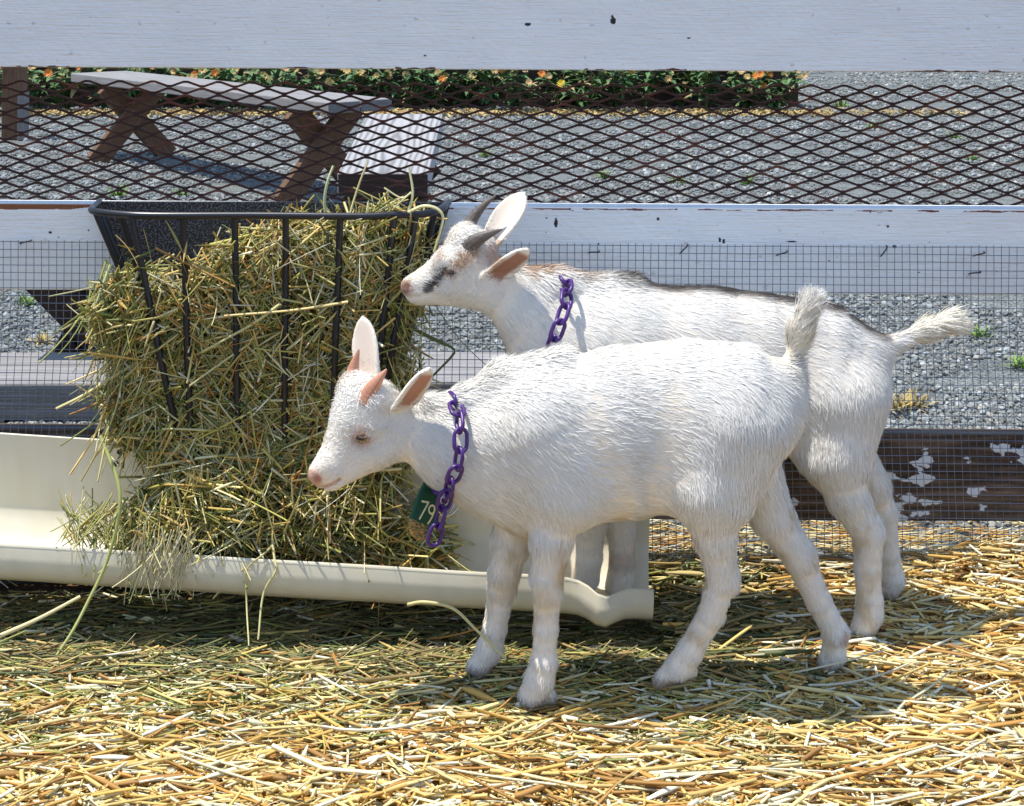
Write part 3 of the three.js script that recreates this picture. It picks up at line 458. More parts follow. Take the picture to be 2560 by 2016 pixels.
// single stems that stand out
{
  const stem = (name, pts, r, col, label) => { const m = part(scene, numbered('loose_hay_straw'), tube(pts, r, r * 0.7, 26, 6), std(C(...col), 0.6)); tag(m, label, 'hay stem', 'single hay stems'); };
  const G = [0.36, 0.37, 0.11], T = [0.56, 0.50, 0.22], Y = [0.60, 0.58, 0.30], D = [0.10, 0.12, 0.04];
  stem('', [P(250, 1090, 0.17), P(300, 1240, 0.215), P(268, 1400, 0.235), P(222, 1500, 0.26), P(180, 1580, 0.29), P(126, 1662, 0.32)], 0.0032, G, 'long thick green stem hanging over the trough down to the straw');
  stem('', [P(815, 545, 0.12), P(811, 500, 0.12), P(820, 450, 0.12), P(833, 415, 0.11)], 0.0030, [0.42, 0.46, 0.24], 'pale green stem standing up from the feeder, left of three');
  stem('', [P(868, 560, 0.13), P(888, 490, 0.12), P(905, 440, 0.12), P(920, 404, 0.12)], 0.0022, T, 'thin stem leaning right out of the feeder, middle of three');
  stem('', [P(1010, 560, 0.14), P(1028, 505, 0.15), P(1032, 480, 0.15), P(1022, 418, 0.14)], 0.0026, Y, 'pale stem standing up from the right of the feeder');
  stem('', [P(1022, 530, 0.16), P(1060, 515, 0.17), P(1092, 522, 0.17), P(1107, 540, 0.17), P(1100, 580, 0.17), P(1085, 630, 0.16)], 0.0028, Y, 'stem arching over the right corner of the feeder');
  stem('', [P(960, 470, 0.14), P(1005, 495, 0.14), P(1028, 480, 0.15), P(985, 520, 0.15)], 0.0015, Y, 'fine forked stem at the right of the feeder');
  stem('', [P(276, 662, 0.13), P(255, 720, 0.135), P(222, 808, 0.14)], 0.0026, [0.48, 0.56, 0.32], 'pale green stem sticking out to the left of the feeder');
  stem('', [P(345, 905, 0.13), P(270, 950, 0.14), P(205, 990, 0.15), P(140, 1022, 0.15)], 0.0030, T, 'tan stem pointing left from the middle of the hay');
  stem('', [P(1020, 815, 0.12), P(1080, 845, 0.13), P(1137, 877, 0.13), P(1130, 890, 0.13), P(1080, 942, 0.12)], 0.0026, D, 'dark bent stem sticking out right under the rear goat');
  stem('', [P(1075, 745, 0.1), P(1150, 850, 0.08), P(1222, 920, 0.07)], 0.0008, D, 'hair-thin dark stem under the rear goat chin');
  stem('', [P(1020, 1512, 0.36), P(1060, 1506, 0.375), P(1132, 1522, 0.38), P(1190, 1575, 0.39), P(1265, 1648, 0.41)], 0.0026, T, 'kinked stem arching over the straw by the front hooves');
  stem('', [P(1310, 745, 0.09), P(1318, 800, 0.09), P(1345, 870, 0.09)], 0.0022, [0.5, 0.55, 0.25], 'short pale stem under the rear goat neck');
  stem('', [P(690, 1355, 0.2), P(660, 1385, 0.225), P(618, 1422, 0.235), P(616, 1500, 0.24), P(622, 1615, 0.29)], 0.0017, T, 'thin bent stem hanging in front of the trough, left of a pair');
  stem('', [P(680, 1340, 0.2), P(686, 1400, 0.225), P(690, 1425, 0.235), P(660, 1480, 0.24), P(645, 1600, 0.28)], 0.0020, T, 'thicker bent stem hanging in front of the trough, right of a pair');
  stem('', [P(0, 1590, 0.32), P(95, 1548, 0.29), P(200, 1492, 0.26)], 0.0036, [0.78, 0.66, 0.34], 'thick straw lying at the left edge under the trough');
  stem('', [P(1770, 1700, 0.41), P(1780, 1735, 0.42), P(1786, 1775, 0.43)], 0.0032, [0.82, 0.80, 0.70], 'white stub of straw standing behind the near hind hoof');
  stem('', [P(700, 760, 0.165), P(640, 805, 0.165), P(560, 850, 0.165), P(505, 880, 0.16)], 0.0026, T, 'straight stem lying across the bars of the feeder');
  stem('', [P(870, 755, 0.165), P(740, 775, 0.168), P(560, 790, 0.165)], 0.0024, [0.60, 0.46, 0.18], 'golden stem lying level across the feeder bars');
}

// ---------------------------------------------------------------- goats
const D2S = 2560 / 2169;         // measurements were taken on a 2169 px wide view of the photograph
function goatKit(zc) {
  const at = (x, y, dz = 0) => P(x * D2S, y * D2S, zc + dz), rr = (r, dz = 0) => r * D2S / PXM(zc + dz);
  return { at, rr, c: (x1, y1, r1, x2, y2, r2, o = {}) => { const za = o.z ?? 0, zb = o.z2 ?? za; return cone(at(x1, y1, za), at(x2, y2, zb), rr(r1 - (o.shrink ?? 0), za), rr(r2 - (o.shrink ?? 0), zb), { zc, ...o }); } };
}
// torso and head sections are narrower than high: s squeezes z about the prim's own plane
function squeeze(q, zc) { const s = q.s; if (s === 1) return q; return q; }
function dist(q, x, y, z) { if (q.kind === 'ear') return earDist(q, x, y, z); const s = q.s, m = (q.a.z + q.b.z) / 2; if (s === 1) return coneDist(q, x, y, z); return coneDist({ a: V(0, 0, 0), b: V(0, 0, 0), ...q }, x, y, z); }
function ear(root, tip, facing, W, o = {}) { const u = tip.clone().sub(root), L = u.length(); u.normalize(); const w = facing.clone().addScaledVector(u, -facing.dot(u)).normalize(), v = w.clone().cross(u); return { kind: 'ear', root, u, v, w, L, W, a: root, b: tip, k: 0.010, fur: 0.004, lift: 0.2, ...o }; }
function earDist(q, x, y, z) {
  const px = x - q.root.x, py = y - q.root.y, pz = z - q.root.z, u = px * q.u.x + py * q.u.y + pz * q.u.z, v = px * q.v.x + py * q.v.y + pz * q.v.z, w = px * q.w.x + py * q.w.y + pz * q.w.z, t = clamp(u / q.L, 0, 1);
  const hw = q.W * (0.42 + 0.58 * Math.sin(Math.PI * Math.min(1, 0.16 + 0.62 * t))) * Math.sqrt(Math.max(0.02, 1 - Math.pow(t, 5))), cup = w - 16 * v * v * (1.15 - t) + 0.004, du = Math.max(0, Math.abs(u - q.L / 2) - q.L / 2), dv = Math.max(0, Math.abs(v) - hw + 0.002), dw = Math.abs(cup) * 0.85;
  return Math.sqrt(du * du + dv * dv + dw * dw) - 0.0030;
}
const earInside = (q, x, y, z) => { const px = x - q.root.x, py = y - q.root.y, pz = z - q.root.z, u = px * q.u.x + py * q.u.y + pz * q.u.z, v = px * q.v.x + py * q.v.y + pz * q.v.z, w = px * q.w.x + py * q.w.y + pz * q.w.z, t = u / q.L; if (t < 0.02 || t > 0.97) return 0; const hw = q.W * (0.42 + 0.58 * Math.sin(Math.PI * Math.min(1, 0.16 + 0.62 * t))), cup = w - 16 * v * v * (1.15 - t) + 0.004; return smooth(0.0, 0.0016, cup) * smooth(0.014, 0.008, cup) * smooth(0.84, 0.55, Math.abs(v) / hw) * smooth(0.02, 0.15, t) * smooth(0.97, 0.85, t); };
const hairShape = (() => { const pos = [], idx = [], n = 3; for (let i = 0; i <= n; i++) { const t = i / n, w = 0.5 * (1 - 0.85 * t * t), y = 0.75 * t - 0.42 * t * t; pos.push(t, y, w, t, y, -w); if (i) { const a = (i - 1) * 2; idx.push(a, a + 1, a + 2, a + 1, a + 3, a + 2); } } const g = new THREE.BufferGeometry(); g.setAttribute('position', new THREE.Float32BufferAttribute(pos, 3)); g.setIndex(idx); g.computeVertexNormals(); return g; })();
const hairMat = new THREE.MeshStandardMaterial({ color: 0xffffff, roughness: 0.55, side: THREE.DoubleSide });
const skinMat = new THREE.MeshStandardMaterial({ color: 0xffffff, roughness: 0.75, vertexColors: true });

function buildGoat(name, label, prims, at, carver, colour, hairs, seed, bare, extra) {
  const goat = thing(name, label, 'goat');
  const flat = prims.map(q => { if (q.kind === 'ear' || q.s === 1) return q; const m = (q.a.z + q.b.z) / 2; return { ...q, m, a: V(q.a.x, q.a.y, q.a.z - m), b: V(q.b.x, q.b.y, q.b.z - m) }; });
  const one = (q, x, y, z) => q.kind === 'ear' ? earDist(q, x, y, z) : coneDist(q, x, y, q.m === undefined ? z : z - q.m);
  let carve = [];
  const field = (x, y, z) => { let d = 1; for (const q of flat) { const e = one(q, x, y, z); d = e - d > q.k ? d : smin(d, e, q.k); } for (const [c, k] of carve) d = -smin(-d, coneDist(c, x, y, z), k); return Math.max(d, -y - 0.010); };
  const lo = V(9, 9, 9), hi = V(-9, -9, -9); for (const q of prims) for (const p of [q.a, q.b]) { const r = Math.max(q.r1 ?? q.W, q.r2 ?? q.W) + 0.015; lo.min(V(p.x - r, p.y - r, p.z - r)); hi.max(V(p.x + r, p.y + r, p.z + r)); }
  const surf = (x, y) => { for (let dz = 0.14; dz > -0.1; dz -= 0.0005) { const p = at(x, y, dz); if (field(p.x, p.y, p.z) < 0) return dz; } return 0; };   // near side of the body at a measured point
  carve = carver(surf);
  const body = surfaceNet(field, lo, hi, 0.0027);
  colourise(body, (x, y, z) => colour(x, y, z).map((v, i) => v * [0.97, 0.89, 0.79][i]));
  part(goat, 'body', body, skinMat);
  const R = rng(seed), list = [], d = V();
  scatter(body, hairs, R, (p, n) => {
    let best = 1e9, fx = 0, fy = 0, fz = 0, L = 0, lift = 0, W = 0;
    for (const q of flat) { const e = one(q, p.x, p.y, p.z), w = Math.exp(-Math.max(0, e + (q.soft ? 0.012 : 0)) / (q.soft ? 0.022 : 0.012)) * (q.soft ? 0.8 : 1); if (w < 0.01) continue; const f = q.flow ?? (q.flow = V().subVectors(q.b, q.a).setZ((q.b.z - q.a.z) * 0.5).normalize().multiplyScalar(q.rev ? -1 : 1)); fx += f.x * w; fy += f.y * w; fz += f.z * w; L += q.fur * w; lift += q.lift * w; W += w; }
    if (!W) return; L /= W; lift /= W; if (L < 0.001) return;
    if (bare(p, R)) return; const cl = 0.26 * noise(p.x * 90, p.y * 90, p.z * 90) + 0.14 * noise(p.x * 19, p.y * 19, p.z * 19), ce = 0.26 * noise(p.x * 90 + 9, p.y * 90, p.z * 90 + 4) + 0.14 * noise(p.x * 19 + 5, p.y * 19, p.z * 19);
    d.set(fx / W, fy / W, fz / W).addScaledVector(V(0, -1, 0), 0.34).add(V(cl, ce, 0)).add(V((R() - 0.5) * 0.6, (R() - 0.5) * 0.6, (R() - 0.5) * 0.6)); d.addScaledVector(n, -d.dot(n)); if (d.lengthSq() < 1e-5) return; d.normalize();
    const tilt = (R() - 0.5) * 1.0, z0 = d.clone().cross(n), y2 = n.clone().multiplyScalar(Math.cos(tilt)).addScaledVector(z0, Math.sin(tilt)), z2 = d.clone().cross(y2), len = L * (0.5 + 0.8 * R()), c = colour(p.x, p.y, p.z), k = 0.90 + 0.14 * R();
    list.push({ m: basis(d, y2, z2, len, len * lift * (0.5 + 0.8 * R() + (R() < 0.12 ? 1.3 : 0)), Math.min(0.0010, 0.00055 + len * 0.020), p.clone().addScaledVector(n, -0.0006)), c: C(Math.min(1, c[0] * k), Math.min(1, c[1] * k), Math.min(1, c[2] * k)) });
  });
  copies(goat, 'coat', hairShape, hairMat, list);
  extra(goat, surf); return goat;
}
function horn(goat, pts, r, mat) { // bent tapering horn with faint rings
  const seg = 26, rad = 12, curve = new THREE.CatmullRomCurve3(pts), g = tube(pts, 1, 1, seg, rad), p = g.attributes.position;
  for (let i = 0; i <= seg; i++) { const c = curve.getPointAt(i / seg), t = i / seg, k = r * Math.pow(1 - t, 0.8) * (1 + 0.035 * Math.sin(i * 2.3)) + 0.0008; for (let j = 0; j <= rad; j++) { const q = i * (rad + 1) + j; p.setXYZ(q, c.x + (p.getX(q) - c.x) * k, c.y + (p.getY(q) - c.y) * k, c.z + (p.getZ(q) - c.z) * k * 0.85); } }
  g.computeVertexNormals(); return part(goat, 'horn', g, mat);
}
function eyeball(goat, c, r, out, iris) {
  const g = new THREE.SphereGeometry(r, 24, 18); g.rotateX(Math.PI / 2); const t = tex(128, 128, (u, v) => { const a = (1 - v) * Math.PI, ph = u * 2 * Math.PI, x = Math.sin(a) * Math.cos(ph), y = Math.sin(a) * Math.sin(ph), q = Math.sin(a); if (a > 1.3) return [0.85, 0.8, 0.75]; if (Math.abs(y) < 0.13 && Math.abs(x) < 0.5) return [0.03, 0.03, 0.03]; if (q > 0.78) return [0.16, 0.10, 0.07]; const k = 0.8 + 0.3 * Math.sin(ph * 23); return iris.map(c => c * k); });
  const m = part(goat, 'eye', g, new THREE.MeshPhysicalMaterial({ map: t, roughness: 0.15, clearcoat: 1, clearcoatRoughness: 0.05 })); m.position.copy(c); m.lookAt(c.clone().add(out)); return m;
}
const near = (x, y, z, c, r) => { const d = Math.hypot(x - c.x, y - c.y, z - c.z); return smooth(r, r * 0.45, d); };
const mixc = (a, b, t) => [lerp(a[0], b[0], t), lerp(a[1], b[1], t), lerp(a[2], b[2], t)];
const WHITE = [0.84, 0.80, 0.725], PINK = [0.62, 0.36, 0.27];

// ---- front goat: white kid with pink horns
{
  const zc = 0.41, { at, rr, c } = goatKit(zc), T = { s: 0.66, k: 0.024, fur: 0.018, lift: 0.14, shrink: 8 }, NE = 0.046, FA = -0.036;
  const legF = { k: 0.010, fur: 0.013, lift: 0.34 }, low = { k: 0.006, fur: 0.009, lift: 0.32 }, hs = 0.035;   // the head is turned a little to the camera
  const H = { s: 0.82, k: 0.013, fur: 0.014, lift: 0.42, rev: true };
  const prims = [
    c(1062, 958, 130, 1180, 940, 160, T), c(1180, 940, 160, 1320, 916, 176, T), c(1320, 916, 176, 1470, 884, 160, T), c(1470, 884, 160, 1580, 860, 122, T), c(1580, 860, 122, 1618, 862, 84, T),
    c(868, 915, 58, 962, 950, 86, { ...T, s: 0.74, k: 0.025, fur: 0.015 }), c(962, 950, 86, 1075, 958, 128, { ...T, s: 0.70, k: 0.025, fur: 0.018 }),
    c(1040, 1010, 62, 1110, 1070, 52, { ...T, s: 0.8, k: 0.04 }),                                                                  // brisket
    c(1130, 900, 70, 1195, 1050, 50, { z: 0.030, z2: 0.047, k: 0.06, fur: 0.020, lift: 0.2, soft: true }), c(1120, 890, 80, 1150, 1050, 55, { z: -0.040, z2: -0.040, k: 0.035 }),
    c(1175, 1040, 46, 1212, 1078, 26, { z: 0.052, k: 0.02, fur: 0.013 }),                                                               // elbow
    c(1180, 1050, 52, 1168, 1140, 44, { z: NE, ...legF }), c(1168, 1140, 44, 1157, 1222, 33, { z: NE, ...legF }), c(1157, 1222, 35, 1160, 1250, 33, { z: NE, ...low }), c(1160, 1250, 30, 1156, 1330, 25, { z: NE, ...low }), c(1156, 1330, 25, 1152, 1405, 25, { z: NE, ...low }), c(1152, 1405, 29, 1143, 1440, 30, { z: NE + 0.004, ...low }), c(1143, 1440, 30, 1124, 1478, 27, { z: NE + 0.006, ...low, fur: 0.009 }), c(1130, 1475, 28, 1160, 1478, 20, { z: NE, ...low, fur: 0.006 }),
    c(1110, 1050, 58, 1086, 1140, 42, { z: FA, ...legF }), c(1086, 1140, 42, 1068, 1215, 32, { z: FA, ...legF }), c(1068, 1215, 33, 1064, 1245, 31, { z: FA, ...low }), c(1064, 1245, 28, 1048, 1330, 24, { z: FA, ...low }), c(1048, 1330, 24, 1038, 1375, 27, { z: FA, ...low }), c(1038, 1375, 28, 1018, 1408, 24, { z: FA, ...low }), c(1018, 1408, 25, 1006, 1412, 16, { z: FA, ...low }),
    c(1545, 900, 88, 1500, 1030, 64, { z: 0.028, z2: 0.044, k: 0.06, fur: 0.021, lift: 0.22, soft: true }), c(1545, 890, 98, 1520, 1010, 66, { z: -0.034, z2: -0.036, k: 0.04, fur: 0.017 }), c(1604, 905, 52, 1556, 1050, 44, { z: 0.034, z2: 0.044, k: 0.03, fur: 0.017 }),
    c(1502, 1030, 62, 1514, 1130, 44, { z: 0.046, k: 0.025, fur: 0.016 }), c(1514, 1130, 44, 1530, 1222, 32, { z: 0.042, ...legF, fur: 0.014 }), c(1540, 1215, 26, 1548, 1236, 20, { z: 0.040, ...low, fur: 0.010 }), c(1528, 1225, 32, 1508, 1300, 27, { z: 0.038, ...low }), c(1508, 1300, 27, 1462, 1380, 26, { z: 0.034, ...low }), c(1462, 1380, 28, 1440, 1412, 28, { z: 0.032, ...low }), c(1440, 1412, 28, 1400, 1440, 17, { z: 0.030, ...low, fur: 0.008 }), c(1462, 1408, 12, 1470, 1425, 8, { z: 0.036, ...low, fur: 0 }),
    c(1590, 980, 62, 1634, 1090, 44, { z: -0.036, ...legF, fur: 0.014 }), c(1634, 1090, 44, 1694, 1182, 33, { z: -0.040, ...legF }), c(1705, 1170, 24, 1714, 1192, 18, { z: -0.042, ...low, fur: 0.010 }), c(1694, 1185, 32, 1732, 1270, 26, { z: -0.046, ...low }), c(1732, 1270, 26, 1770, 1340, 26, { z: -0.050, ...low }), c(1770, 1340, 27, 1766, 1385, 24, { z: -0.050, ...low }), c(1766, 1385, 24, 1755, 1405, 22, { z: -0.048, ...low }),
    c(1645, 850, 30, 1674, 795, 15, { k: 0.03, fur: 0.014 }), c(1674, 795, 14, 1692, 715, 19, { k: 0.012, fur: 0.022, lift: 0.34 }), c(1692, 715, 19, 1712, 655, 20, { k: 0.012, fur: 0.028, lift: 0.30 }),     // tail
    // head
    c(772, 872, 60, 822, 890, 58, { ...H, z: 0.004, z2: -0.002 }), c(757, 902, 60, 694, 992, 29, { ...H, z: 0.008, z2: hs, fur: 0.011 }), c(694, 992, 29, 676, 1006, 22, { ...H, z: hs, z2: hs + 0.004, fur: 0.003, k: 0.012 }), c(822, 936, 45, 712, 1016, 19, { ...H, z: 0.004, z2: hs, fur: 0.005 }), c(700, 1022, 15, 690, 1026, 13, { ...H, z: hs + 0.002, fur: 0.003, k: 0.008 }),
    c(742, 903, 17, 782, 906, 19, { z: 0.026, z2: 0.022, k: 0.018, fur: 0.008, rev: true }), c(728, 895, 18, 760, 890, 20, { z: -0.016, k: 0.014, fur: 0.008 }), c(752, 962, 14, 800, 955, 22, { z: 0.022, z2: 0.018, k: 0.02, fur: 0.008, rev: true }), c(676, 1000, 13, 690, 985, 14, { z: hs + 0.004, k: 0.01, fur: 0.003 }),   // brows, cheekbone, nose pad
    c(905, 850, 14, 962, 862, 20, { z: 0, k: 0.02, fur: 0.018, lift: 0.6 }), c(985, 846, 20, 1060, 806, 22, { z: 0, k: 0.03, fur: 0.024, lift: 0.6 }), c(1060, 806, 22, 1180, 765, 20, { z: -0.004, k: 0.03, fur: 0.024, lift: 0.6 }),   // raised hair along the nape and withers
    c(748, 818, 30, 800, 838, 30, { z: -0.012, z2: 0.012, k: 0.02, fur: 0.010, lift: 0.5 }),                                             // poll tuft
    ear(at(846, 868, 0.028), at(911, 787, 0.055), V(0.62, -0.35, 0.72), rr(30)), ear(at(783, 815, -0.028), at(765, 674, -0.052), V(-0.40, 0.05, 0.85), rr(32)),
  ];
  const hoofs = [at(1124, 1486, NE), at(1012, 1420, FA), at(1408, 1448, 0.03), at(1758, 1412, -0.048)]; let eye, nostril, mouth = [];
  const carve = (surf) => {
    const ez = surf(765, 931), nz = surf(672, 1016); eye = at(765, 931, ez - 0.002); nostril = at(672, 1016, nz); mouth = [[672, 1038], [678, 1037], [684, 1035], [690, 1033], [696, 1030], [702, 1028], [708, 1025], [714, 1021], [719, 1017]].map(([x, y]) => at(x, y, surf(x, y) + 0.0006));
    return [[cone(at(747, 935, ez + 0.0008), at(764, 932, ez), 0.0014, 0.0062), 0.002], [cone(at(764, 932, ez), at(785, 924, ez + 0.0008), 0.0062, 0.0014), 0.002], [cone(at(668, 1012, nz + 0.001), at(677, 1020, nz + 0.001), 0.0028, 0.0022), 0.003], ...mouth.slice(1).map((p, i) => [cone(mouth[i], p, 0.0020, 0.0018), 0.003])];
  };
  const ears = prims.filter(q => q.kind === 'ear');
  const colour = (x, y, z) => {
    let k = WHITE; const n = fbm(x * 30, y * 30, z * 30, 3); k = mixc(k, [0.74, 0.64, 0.50], clamp(n * 0.9) * 0.6);
    k = mixc(k, PINK, 0.85 * near(x, y, z, at(667, 1012, hs + 0.010), 0.018)); k = mixc(k, [0.42, 0.20, 0.15], near(x, y, z, nostril, 0.008)); k = mixc(k, [0.60, 0.40, 0.30], 0.8 * near(x, y, z, eye, 0.022)); k = mixc(k, [0.34, 0.17, 0.13], smooth(0.0105, 0.0060, Math.hypot((x - eye.x) * 0.62, y - eye.y, (z - eye.z) * 0.4))); for (const m of mouth) k = mixc(k, [0.48, 0.28, 0.22], near(x, y, z, m, 0.0045));
    k = mixc(k, [0.44, 0.21, 0.13], 0.95 * earInside(ears[0], x, y, z)); k = mixc(k, [0.78, 0.68, 0.62], 0.6 * earInside(ears[1], x, y, z));
    for (const c of hoofs) k = mixc(k, [0.30, 0.22, 0.15], 0.85 * smooth(0.016, 0.008, y - c.y + 0.004 * noise(x * 200, z * 200)) * near(x, y, z, c, 0.06));
    if (y < 0.26) k = mixc(k, [0.60, 0.46, 0.26], 0.6 * smooth(0.10, 0.34, fbm(x * 26, y * 22, z * 26 + 3, 3)));
    k = mixc(k, [0.66, 0.50, 0.28], 0.75 * near(x, y, z, at(1196, 1200, NE), 0.034)); k = mixc(k, [0.70, 0.58, 0.38], 0.6 * near(x, y, z, at(1152, 1270, NE + 0.015), 0.026)); k = mixc(k, [0.70, 0.56, 0.36], 0.6 * near(x, y, z, at(1070, 1235, FA + 0.01), 0.03)); k = mixc(k, [0.70, 0.54, 0.38], 0.5 * near(x, y, z, at(1715, 1180, -0.04), 0.03)); k = mixc(k, [0.55, 0.36, 0.28], 0.8 * near(x, y, z, at(1785, 1348, -0.04), 0.014));
    k = mixc(k, [0.76, 0.70, 0.52], 0.35 * near(x, y, z, at(1690, 740, 0), 0.06)); k = mixc(k, [0.16, 0.10, 0.06], 0.7 * smooth(0.30, 0.44, noise(x * 240, y * 150, z * 60)) * near(x, y, z, at(1688, 740, 0.02), 0.035)); k = mixc(k, [0.10, 0.07, 0.05], near(x, y, z, at(862, 885, 0.045), 0.008) * smooth(0, 0.3, noise(x * 500, y * 200)));
    return k;
  };
  const goat = buildGoat('goat_kid', 'all-white goat kid with short pinkish horns standing in front, head lowered', prims, at, carve, colour, 310000, 71, (p, R) => Math.hypot((p.x - eye.x) * 0.72, p.y - eye.y) < 0.0095 && p.z > eye.z - 0.02 || p.distanceTo(nostril) < 0.008 || mouth.some(m => p.distanceTo(m) < 0.0035), (g, surf) => {
    const hm = std(0xffffff, 0.5, { map: tex(64, 256, (u, v) => { const k = 0.92 + 0.14 * fbm(u * 5, v * 30, 3) ; return [0.80 * k, 0.56 * k, 0.44 * k]; }) });
    horn(g, [at(774, 852, 0.024), at(789, 822, 0.027), at(804, 802, 0.028), at(819, 782, 0.027)], rr(22), hm); horn(g, [at(741, 822, -0.018), at(746, 793, -0.021), at(752, 767, -0.022), at(760, 740, -0.022)], rr(19), hm);
    eyeball(g, eye.clone().add(V(0.001, 0, -0.0104)), 0.0124, V(-0.25, 0.05, 1), [0.62, 0.50, 0.33]);
  });
}
// ---- rear goat: white kid with brown markings and grey horns, feeding
{
  const zc = 0.185, { at, rr, c } = goatKit(zc), T = { s: 0.66, k: 0.024, fur: 0.018, lift: 0.14, shrink: 8 }, NE = 0.058, FA = -0.068, H = { s: 0.82, k: 0.013, fur: 0.014, lift: 0.42, rev: true };
  const legF = { k: 0.010, fur: 0.013, lift: 0.34 }, low = { k: 0.006, fur: 0.009, lift: 0.32 }, hz = 0.004;
  const prims = [
    c(1215, 760, 145, 1330, 768, 168, T), c(1330, 768, 168, 1500, 775, 164, T), c(1500, 775, 164, 1640, 782, 154, T), c(1640, 782, 154, 1750, 770, 120, T), c(1750, 770, 120, 1800, 780, 84, T),
    c(1040, 612, 50, 1130, 662, 78, { ...T, s: 0.76, k: 0.025, fur: 0.014 }), c(1130, 662, 78, 1220, 740, 135, { ...T, s: 0.70, k: 0.025, fur: 0.018 }),
    c(1215, 860, 85, 1245, 1010, 50, { z: 0.030, k: 0.03 }), c(1245, 1010, 46, 1250, 1110, 34, { z: 0.010, z2: -0.015, ...legF }), c(1250, 1110, 32, 1248, 1180, 27, { z: -0.015, z2: -0.025, ...low }), c(1248, 1180, 27, 1240, 1225, 30, { z: -0.025, z2: -0.03, ...low }),
    c(1245, 860, 85, 1300, 1010, 50, { z: -0.040, k: 0.03 }), c(1300, 1010, 46, 1316, 1120, 33, { z: -0.04, z2: -0.045, ...legF }), c(1316, 1120, 30, 1318, 1190, 26, { z: -0.045, ...low }), c(1318, 1190, 26, 1312, 1240, 30, { z: -0.045, ...low }),
    c(1765, 860, 84, 1755, 960, 60, { z: 0.030, z2: 0.048, k: 0.06, fur: 0.020, lift: 0.22, soft: true }), c(1765, 850, 92, 1775, 950, 64, { z: -0.036, z2: -0.045, k: 0.04 }), c(1810, 840, 64, 1800, 960, 48, { z: 0.034, z2: 0.046, k: 0.03 }),
    c(1765, 960, 58, 1795, 1050, 44, { z: 0.052, k: 0.025, fur: 0.015 }), c(1795, 1050, 44, 1838, 1128, 33, { z: 0.056, ...legF, fur: 0.013 }), c(1846, 1110, 24, 1856, 1130, 18, { z: 0.056, ...low, fur: 0.009 }), c(1838, 1130, 33, 1838, 1205, 27, { z: NE, ...low }), c(1838, 1205, 27, 1842, 1275, 26, { z: 0.060, ...low }), c(1842, 1275, 28, 1842, 1300, 28, { z: 0.062, ...low }), c(1842, 1300, 28, 1832, 1326, 27, { z: 0.064, ...low, fur: 0.009 }), c(1832, 1326, 22, 1818, 1335, 16, { z: 0.064, ...low, fur: 0.006 }),
    c(1790, 950, 56, 1845, 1030, 40, { z: FA + 0.02, ...legF }), c(1845, 1030, 38, 1868, 1085, 30, { z: FA, ...legF }), c(1868, 1085, 30, 1880, 1170, 24, { z: FA, ...low }), c(1880, 1170, 24, 1890, 1225, 25, { z: FA - 0.005, ...low }), c(1890, 1225, 25, 1884, 1252, 22, { z: FA - 0.006, ...low }),
    c(1850, 745, 30, 1900, 726, 15, { k: 0.025, fur: 0.014 }), c(1900, 726, 14, 1955, 702, 16, { k: 0.012, fur: 0.020, lift: 0.36 }), c(1955, 702, 16, 2002, 686, 19, { k: 0.012, fur: 0.034, lift: 0.40 }),
    // head
    c(990, 562, 58, 1030, 592, 55, { ...H, z: hz }), c(986, 556, 56, 888, 606, 27, { ...H, z: hz, z2: hz + 0.006, fur: 0.011 }), c(888, 606, 26, 868, 608, 19, { ...H, z: hz + 0.006, fur: 0.003, k: 0.012 }), c(1028, 612, 44, 890, 626, 17, { ...H, z: hz, z2: hz + 0.006, fur: 0.005 }), c(886, 628, 13, 876, 630, 10, { ...H, z: hz + 0.006, k: 0.008, fur: 0.003 }),
    c(938, 556, 15, 968, 560, 18, { z: 0.024, k: 0.018, fur: 0.008, rev: true }), c(935, 545, 16, 960, 545, 18, { z: -0.020, k: 0.014, fur: 0.008 }), c(945, 606, 12, 1000, 606, 20, { z: 0.020, z2: 0.018, k: 0.02, fur: 0.008, rev: true }), c(1100, 590, 18, 1180, 604, 22, { z: 0, k: 0.03, fur: 0.022, lift: 0.85 }), c(1180, 604, 22, 1330, 610, 22, { z: -0.004, k: 0.03, fur: 0.022, lift: 0.7 }), c(985, 500, 28, 1015, 520, 28, { z: 0.0, k: 0.02, fur: 0.010, lift: 0.5 }),
    ear(at(1034, 590, 0.030), at(1118, 534, 0.060), V(0.30, -0.62, 0.72), rr(30)), ear(at(1040, 508, -0.024), at(1108, 408, -0.045), V(-0.4, 0.3, 0.8), rr(32)),
  ];
  let eye; const carve = (surf) => {
    const ez = surf(957, 580), nz = surf(862, 606); eye = at(957, 580, ez - 0.002); const mouth = [[862, 631], [876, 630], [890, 628], [906, 622]].map(([x, y]) => at(x, y, surf(x, y) + 0.0006));
    return [[cone(at(942, 576, ez + 0.0008), at(957, 580, ez), 0.0012, 0.0050), 0.002], [cone(at(957, 580, ez), at(973, 585, ez + 0.0008), 0.0050, 0.0012), 0.002], [cone(at(858, 604, nz + 0.001), at(866, 608, nz + 0.001), 0.0026, 0.0020), 0.003], ...mouth.slice(1).map((p, i) => [cone(mouth[i], p, 0.0019, 0.0017), 0.003])];
  };
  const ears = prims.filter(q => q.kind === 'ear');
  const BR = [0.36, 0.20, 0.10], DK = [0.045, 0.032, 0.026], TAN = [0.40, 0.21, 0.085];
  const seg = (x, y, z, a, b, r) => { const f = r < 0.02, m = (a.z + b.z) / 2, d = coneDist({ a: f ? V(a.x, a.y, 0) : a, b: f ? V(b.x, b.y, 0) : b, r1: 0, r2: 0, s: 1 }, x, y, f ? (Math.sign(z - zc) * Math.sign(m - zc + 1e-6) < 0 && Math.abs(m - zc) > 0.02 ? 1 : 0) : z); return smooth(r, r * 0.4, d + 0.004 * noise(x * 120, y * 120, z * 120)); };
